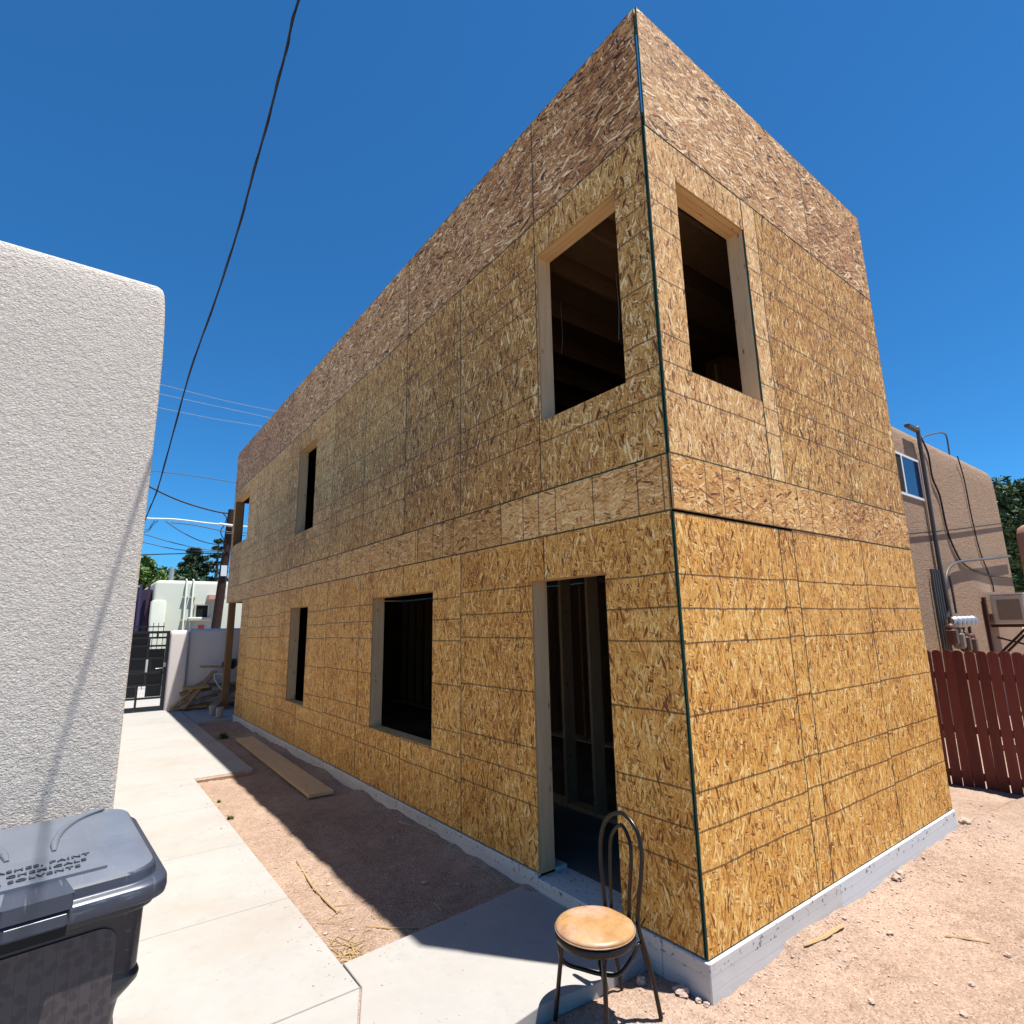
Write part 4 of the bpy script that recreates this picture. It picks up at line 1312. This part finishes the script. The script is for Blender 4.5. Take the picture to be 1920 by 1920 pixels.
while n_pav < 420:
    if random.random() < .7: x, y = -1.46 - abs(random.gauss(0, .10)), random.uniform(1.2, 6.5)
    else: x, y = random.uniform(-1.35, -.1), random.choice((1.43 - abs(random.gauss(0, .06)), random.uniform(.5, 1.4)))
    r = .0022 * math.exp(random.gauss(0, .5))
    a = ico_v * np.array([r * random.uniform(.8, 1.3), r, r * .6])
    vv.append(a + np.array([x, y, r * .4])); ff.append((x, y)); n_ += 1; n_pav += 1
xy = np.array(ff); hz = gheight(xy[:, 0], xy[:, 1]); hz[-n_pav:] = -.11
for i, a in enumerate(vv): a[:, 2] += hz[i]
V = np.concatenate(vv); F = (np.array(ico_f)[None] + (np.arange(n_) * 12)[:, None, None]).reshape(-1, 3)
me = bpy.data.meshes.new('gravel'); me.from_pydata(V.tolist(), [], F.tolist()); me.materials.append(M_ROCK)
o = bpy.data.objects.new('gravel', me); COL.objects.link(o); o['kind'] = 'stuff'; o['label'] = 'small pebbles strewn over the dirt'; o['category'] = 'gravel'


def rock(x, y, r, label, group=None, sq=.7):
    mb = MB(); bmv = []
    tmp = MB(); tmp.lathe([(.0001, -1)] + [(math.sin(a), -math.cos(a)) for a in np.linspace(.3, 2.84, 8)] + [(.0001, 1)], n=14)
    z = gz(x, y)
    for p in tmp.v:
        v = Vector(p); k = 1 + .6 * mnoise.noise(v * 1.5 + Vector((x * 9, y * 7, 1))) + .12 * mnoise.noise(v * 4 + Vector((x, y, 3)))
        bmv.append((x + v.x * r * k * 1.2, y + v.y * r * k, z + r * sq * .55 + v.z * r * k * sq))
    mb.faces(bmv, tmp.f, 0, False)
    return tag(mb.build('stone', M_ROCK), label, 'stone', group)


p = on(1280, 1872, 2, -.2); rock(p.x, p.y, .035, 'reddish stone at the foot of the foundation corner')
p = on(1203, 1857, 2, -.2); rock(p.x, p.y, .02, 'pointed pale stone behind the chair legs', None, 1.5)
for px, py in ((1308, 1882), (1322, 1888)): p = on(px, py, 2, -.2); rock(p.x, p.y - .01, .014, 'small grey stone tucked at the foundation corner', 'small stones at the foundation corner')
p = on(1803, 1549, 2, -.2); rock(p.x, p.y - .03, .045, 'dark clod at the far end of the short foundation')
for px, py in ((1690, 1650), (1683, 1660)): p = on(px, py, 2, -.2); rock(p.x, p.y, .03, 'pale rubble stone lying by the exposed foundation step', 'rubble by the foundation')
for px, py in ((1670, 1760), (1890, 1795), (1808, 1908), (1635, 1890), (1820, 1845)): p = on(px, py, 2, -.21); rock(p.x, p.y, .017, 'small stone lying loose on the open dirt yard', 'loose stones on the dirt yard')


# weeds
def weed(x, y, h, n, label):
    mb = MB(); z = gz(x, y)
    for k in range(n):
        a = random.uniform(0, 6.28); l_ = h * random.uniform(.5, 1.1); sp = random.uniform(.3, .9)
        bx, by = x + random.gauss(0, h * .25), y + random.gauss(0, h * .25)
        d = Vector((math.cos(a), math.sin(a), 0)); s_ = Vector((-d.y, d.x, 0)) * .004
        p0 = Vector((bx, by, z - .005)); p1 = p0 + d * l_ * sp * .4 + Vector((0, 0, l_ * .7)); p2 = p0 + d * l_ * sp + Vector((0, 0, l_ * .8))
        mb.faces([p0 - s_, p0 + s_, p1 + s_, p1 - s_, p2], [(0, 1, 2, 3), (3, 2, 4)])
    tag(mb.build('weed', M_LEAF1), label, 'weed')


p = on(428, 1536, 2, -.15); weed(p.x + .02, p.y, .05, 40, 'small green weed tuft at the sunny edge of the path')
p = on(405, 1505, 2, -.15); weed(p.x + .03, p.y, .04, 26, 'tiny sparse weed by the sunny path edge')
p = on(413, 1385, 2, -.15); weed(p.x + .05, p.y, .13, 120, 'bushy weed in the shade by the wide part of the path')

# ------------------------------------------------------------------ background
# pale house beyond the wall
HY = 24.0
pl_ = on(292, 1087, 1, HY); pr_ = on(430, 1089, 1, HY)
PALE = thing('pale_house', 'pale green flat-roofed stucco house beyond the garden wall', 'house', (pl_.x + 4, HY + 2, -.2))
mb = MB(); px0, px1 = pl_.x, pl_.x + 9
cx, cy, hw, hd = (px0 + px1) / 2, HY + 3.5, (px1 - px0) / 2, 3.5
mb.loft([rrect(hw - i_, hd - i_, .12, z, 4, cx, cy) for z, i_ in ((-.4, 0), (pl_.z - .15, 0), (pl_.z - .04, .05), (pl_.z, .14), (pl_.z, .4))], 0, True)
mb.build('wall', M_PALE, PALE)
wa = on(368, 1135, 1, HY); wb = on(388, 1157, 1, HY)
mb = MB()
mb.box((wa.x - .06, HY - .05, wa.z), (wb.x + .06, HY + .03, wa.z + .06)); mb.box((wa.x - .06, HY - .05, wb.z), (wa.x, HY + .03, wa.z)); mb.box((wb.x, HY - .05, wb.z), (wb.x + .06, HY + .03, wa.z))
wq = mb.build('window', M_PALE, PALE)
mb = MB(); mb.box((wa.x + .001, HY - .02, wb.z), (wb.x - .001, HY + .02, wa.z - .001)); mb.build('pane', M_DARK, wq)
mb = MB(); mb.box((wa.x - .28, HY - .20, wb.z - .16), (wb.x + .12, HY + .02, wb.z - .005), bev=.04); mb.build('sill', M_PALE, wq)
for px, dx in ((350, 0), (363, 0)):
    q = on(px, 1100, 1, HY - .07); mb = MB()
    mb.tube([(q.x, HY - .07, -.1), (q.x, HY - .07, pl_.z - .02), (q.x, HY + .2, pl_.z + .06)], 0.034, 8)
    for z_ in (1.2, 2.2, 3.1): mb.box((q.x - .10, HY - .09, z_), (q.x + .10, HY + .01, z_ + .05))
    mb.build('drain_pipe', M_PALE, PALE)
q = on(404, 1122, 1, HY - .12); mb = MB(); mb.box((q.x - .30, HY - .55, q.z - .05), (q.x + .30, HY + .01, q.z + .12)); mb.build('shade_box', plain('faded_pink', (.55, .32, .28), .8), PALE)
q = on(377, 1176, 1, HY - .02); mb = MB(); mb.box((q.x - .11, HY - .03, q.z - .06), (q.x + .11, HY - .004, q.z + .08)); mb.build('notice', M_REDS, PALE)
mb = MB(); q = on(291, 1125, 1, HY - .3); mb.loft([rrect(.24 - i_, .28 - i_, .06, z, 4, q.x + .12, HY - .28) for z, i_ in ((-.3, 0), (q.z - .06, 0), (q.z, .06))], 0, True); mb.build('buttress', M_PALE, PALE)
# purple side wing and its posts
mb = MB(); mb.box((px0 - .9, HY + .6, -.3), (px0 - .02, HY + 6, pl_.z - .35)); mb.build('side_wall', M_PURPLE, PALE)
for k, c_ in enumerate((M_REDS, M_PURPLE, M_REDS)):
    mb = MB(); x_ = px0 - .15 - .28 * k; mb.box((x_ - .04, HY + .40, -.2), (x_ + .04, HY + .48, pl_.z - .15 + (.35 if k == 2 else 0))); mb.build('porch_post', plain('post_paint_%d' % k, (.07, .03, .035) if c_ is M_REDS else (.055, .04, .11), .7), PALE)
# second pale block seen between post and boarding
mb = MB(); mb.box((px1 + .6, HY - 1, -.3), (px1 + 6, HY + 4, 2.6)); tag(mb.build('white_shed', M_SIGN), 'white flat shed wall glimpsed between the porch post and the boarding', 'shed')
# iron fence behind the gate
IF = thing('iron_fence', 'black iron fence of thin upright bars beyond the gate', 'fence', (-1.2, 20.0, -.1))
iz = on(250, 1168, 1, 20.0).z
mb = MB(); mb.box((-3.0, 19.985, iz - .15), (-.6, 20.015, iz - .11)); mb.build('rail', M_BLACK, IF)
mb = MB(); mb.box((-3.0, 19.985, .1), (-.6, 20.015, .14)); mb.build('rail', M_BLACK, IF)
for k in range(17):
    x_ = -2.95 + k * .145
    mb = MB(); mb.box((x_ - .009, 19.97, -.1), (x_ + .009, 19.984, iz)); mb.build('bar', M_BLACK, IF)

# utility pole
PY = 21.5
pb, pt = on(404, 1182, 1, PY), on(435, 956, 1, PY)
d = (pt - pb); base = pb + d * ((-.15 - pb.z) / d.z)
POLE = thing('utility_pole', 'dark leaning wooden utility pole rising behind the garden wall', 'pole', base)
mb = MB(); mb.tube([base, base.lerp(pt, .5), pt], [.175, .155, .125], 14); mb.build('shaft', M_POLE, POLE)
q = on(420, 1070, 1, PY - .2); mb = MB(); mb.box((q.x - .10, PY - .20, q.z - .20), (q.x + .10, PY - .175, q.z + .20)); mb.build('notice', M_SIGN, POLE)
q = on(430, 985, 1, PY - .2); mb = MB(); mb.tube([q + Vector((-.35, 0, .02)), q + Vector((.4, 0, -.02))], .05, 8); mb.build('cross_arm', M_WHITEC, POLE)

# trees
def foliage(name, clumps, n, size, mat, parent, flat=1.0):
    c = np.array([q[:3] for q in clumps]); rr = np.array([q[3] for q in clumps])
    k = RNG.choice(len(clumps), n, p=rr ** 2 / (rr ** 2).sum())
    dirs = RNG.normal(size=(n, 3)); dirs /= np.linalg.norm(dirs, axis=1)[:, None]
    rad = rr[k] * RNG.uniform(.35, 1.08, n) ** .6
    P = c[k] + dirs * rad[:, None] * np.array([1, 1, flat])
    u = RNG.normal(size=(n, 3)); u /= np.linalg.norm(u, axis=1)[:, None]
    w_ = np.cross(u, RNG.normal(size=(n, 3))); w_ /= np.linalg.norm(w_, axis=1)[:, None]
    s_ = size * RNG.uniform(.6, 1.3, n)[:, None]
    v = np.stack([P - u * s_, P + w_ * s_ * .45, P + u * s_, P - w_ * s_ * .45], 1).reshape(-1, 3)
    off = np.array(WORLD[parent.name]); v = v - off
    me = bpy.data.meshes.new(name); me.from_pydata(v.tolist(), [], np.arange(4 * n).reshape(n, 4).tolist()); me.materials.append(mat)
    o = bpy.data.objects.new(name, me); COL.objects.link(o); o.parent = parent
    return o


def tree(base, h, cr, mat, label, n=7000, size=.13, trunk=.2, nclump=26, sq=.8):
    T = thing('leafy_tree', label, 'tree', base)
    base = Vector(base); top = base + Vector((0, 0, h))
    cc = base + Vector((0, 0, h - cr * sq))
    cl = []
    for k in range(nclump):
        v = Vector((random.gauss(0, 1), random.gauss(0, 1), random.gauss(0, 1))).normalized() * cr * random.uniform(.45, .85)
        cl.append((cc.x + v.x, cc.y + v.y, cc.z + v.z * sq, cr * random.uniform(.18, .36)))
    foliage('crown', cl, n, size, mat, T)
    mb = MB(); mb.tube([base, base.lerp(cc, .6), cc], [trunk, trunk * .8, trunk * .4], 8)
    for q in cl[:9]: mb.tube([base.lerp(cc, .65), Vector(q[:3]).lerp(cc, .4), q[:3]], [trunk * .5, trunk * .3, trunk * .12], 6)
    mb.build('trunk', M_BARK, T)


def conifer(base, h, rad, mat, label, n=9000, size=.18):
    T = thing('conifer_tree', label, 'tree', base); base = Vector(base)
    cl = []
    for lv in range(14):
        t = lv / 13; r = rad * (1 - t) ** .8 + .15; z = base.z + h * (.18 + .80 * t); k = max(4, int(11 * (1 - t)))
        for j in range(k):
            a = 6.28 * j / k + lv; rr = r * random.uniform(.75, 1.1)
            for f_ in (.45, .75, 1.0): cl.append((base.x + math.cos(a) * rr * f_, base.y + math.sin(a) * rr * f_, z - f_ * r * .10, rad * .13 * (1.2 - f_ * .4)))
    foliage('crown', cl, n, size, mat, T, .45)
    mb = MB(); mb.tube([base, base + Vector((0, 0, h * .97))], [.3, .04], 8); mb.build('trunk', M_BARK, T)


def gtree(px, ptop, Y, cr, mat, label, **k):
    q = on(px, ptop, 1, Y); tree((q.x, Y, -.3), q.z + .3, cr, mat, label, **k)


gtree(268, 1043, 36, 2.0, M_LEAF1, 'bright green leafy tree behind the left end of the pale house', n=9000, size=.16)
gtree(303, 1078, 34, 1.0, M_LEAF1, 'small yellow-green tree peeping over the pale house', n=3500, size=.12)
gtree(343, 1064, 40, 1.7, M_LEAF3, 'rounded green tree beside the dark conifer', n=8000, size=.14)
q = on(366, 1030, 1, 48); conifer((q.x, 48, -.3), q.z + .3, 3.6, M_LEAF2, 'broad dark conifer rising over the pale house roof', n=13000, size=.22)
q = on(411, 1010, 1, 44); conifer((q.x, 44, -.3), q.z + .3, 1.9, M_LEAF2, 'thin open pine directly behind the utility pole', n=3000, size=.16)
mb = MB(); q = on(323, 1063, 1, 29); mb.tube([(q.x, 29, -.2), (q.x, 29, q.z)], .10, 8); tag(mb.build('vent_pipe', M_STEEL), 'grey metal flue pipe sticking up behind the pale house', 'flue pipe')
# tree at the right edge
q = on(1905, 885, 1, 9.0); tree((q.x, 9.0, -.5), q.z + .5, 4.0, M_LEAF3, 'green tree behind the tan house and the brown pier', n=16000, size=.22, trunk=.3, nclump=60, sq=1.1)


q = on(1912, 1030, 1, 12.0); tree((q.x, 12.0, -.5), q.z + .8, 3.4, M_LEAF3, 'low green bush filling the gap beside the brown pier', n=9000, size=.22, trunk=.2, nclump=40, sq=.9)

# ------------------------------------------------------------------ overhead wires
def wire(pix, r, mat, label, group=None, name='overhead_wire', per=8, n=6):
    pts = [on(px, py, 1, Y) for px, py, Y in pix]
    mb = MB(); mb.tube(smooth_path(pts, per), r, n)
    o = mb.build(name, mat, origin=pts[0])
    return tag(o, label, 'wire', group)


# service cable crossing above the path
za, zb_ = 3.5, 8.2
cable = []
for px, py in ((274, 970), (300, 902), (352, 712), (425, 500), (482, 300), (530, 120), (560, 0)):
    s_ = (970 - py) / 970
    dep = 1 / ((1 - s_) / zb_ + s_ / za)
    cable.append(at(px, py, dep))
e_ = cable[-1]
far = cable[0] + (cable[0] - cable[1]) * 1.4
pts = [Vector((far.x - .03, far.y, far.z + .0))] + cable + [Vector((-2.105, .35, 5.80)), Vector((-2.04, -.5, 6.12)), Vector((-1.78, -4, 7.5))]
mb = MB(); pp = smooth_path(pts, 10)
mb.tube(pp, .0075, 8)
tw = []
for i, p in enumerate(pp):
    a = i * .7; tw.append(p + Vector((math.cos(a) * .0075, 0, math.sin(a) * .0075)))
mb.tube(tw, .0045, 6)
tag(mb.build('service_cable', M_CABLE, origin=pts[0]), 'thick twisted black cable slung high over the concrete path', 'cable')
wire([(250, 711, 40), (305, 722, 40), (420, 751, 40), (520, 772, 40), (640, 800, 40)], .018, M_FARW, 'pale distant power line, highest of three parallel ones', 'three pale distant lines')
wire([(250, 730, 40), (305, 740, 40), (420, 765, 40), (500, 782, 40), (640, 812, 40)], .018, M_FARW, 'pale distant power line, middle of three parallel ones', 'three pale distant lines')
wire([(250, 756, 40), (305, 766, 40), (400, 785, 40), (480, 798, 40), (640, 826, 40)], .018, M_FARW, 'pale distant power line, lowest of three parallel ones', 'three pale distant lines')
wire([(240, 878, 34), (287, 883, 34), (360, 892, 34), (445, 905, 34), (520, 915, 34)], .022, M_WIREF, 'thin dark line crossing the sky well above the pole top')
wire([(225, 880, 21.5), (283, 914, 21.5), (340, 940, 21.5), (400, 958, 21.5), (432, 963, 21.5)], .030, M_CABLE, 'thick dark line running down to the pole top')
wire([(230, 967, 21.4), (276, 972, 21.4), (330, 974, 21.4), (390, 981, 21.4), (432, 985, 21.4), (480, 989, 21.4)], .032, M_WHITEC, 'thick whitish cable bundle meeting the pole')
wire([(230, 1003, 21.4), (274, 997, 21.4), (286, 985, 21.4), (296, 976, 21.4)], .016, M_WIREF, 'looped drop wire hanging from the cable bundle')
wire([(230, 990, 21.4), (274, 993, 21.4), (284, 984, 21.4), (290, 976, 21.4)], .016, M_WIREF, 'smaller looped drop wire next to the bundle joint')
wire([(310, 977, 21.3), (340, 997, 21.3), (370, 1012, 21.3), (400, 1020, 21.3), (424, 1019, 21.3)], .018, M_WIREF, 'sagging wire curving from the bundle to mid pole')
wire([(320, 980, 21.2), (360, 984, 21.2), (400, 992, 21.2), (426, 997, 21.2), (480, 1000, 21.2)], .018, M_WIREF, 'thin wire running close beneath the cable bundle')
wire([(230, 994, 21.4), (274, 1003, 21.4), (330, 1019, 21.4), (390, 1031, 21.4), (420, 1032, 21.4)], .016, M_WIREF, 'upper of two shallow sagging wires below the bundle')
wire([(230, 1010, 21.4), (274, 1018, 21.4), (330, 1030, 21.4), (390, 1034, 21.4), (420, 1034, 21.4)], .016, M_WIREF, 'lower of two shallow sagging wires below the bundle')
wire([(230, 1041, 21.4), (270, 1040, 21.4), (340, 1038, 21.4), (421, 1037, 21.4)], .022, M_CABLE, 'dark level wire just above the treetops')
wire([(424, 1000, 21.3), (436, 1001, 21.3), (470, 1006, 21.3)], .016, M_WIREF, 'short wire leaving the pole behind the boarded house')
mb = MB(); mb.tube(smooth_path([on(x_, y_, 1, 21.3) for x_, y_ in ((418, 962), (425, 972), (420, 985), (414, 995), (416, 1005), (422, 1013))], 5), .02, 6)
tag(mb.build('drip_loop', M_CABLE, origin=on(418, 962, 1, 21.3)), 'dark curly drip loop beside the pole top', 'wire')
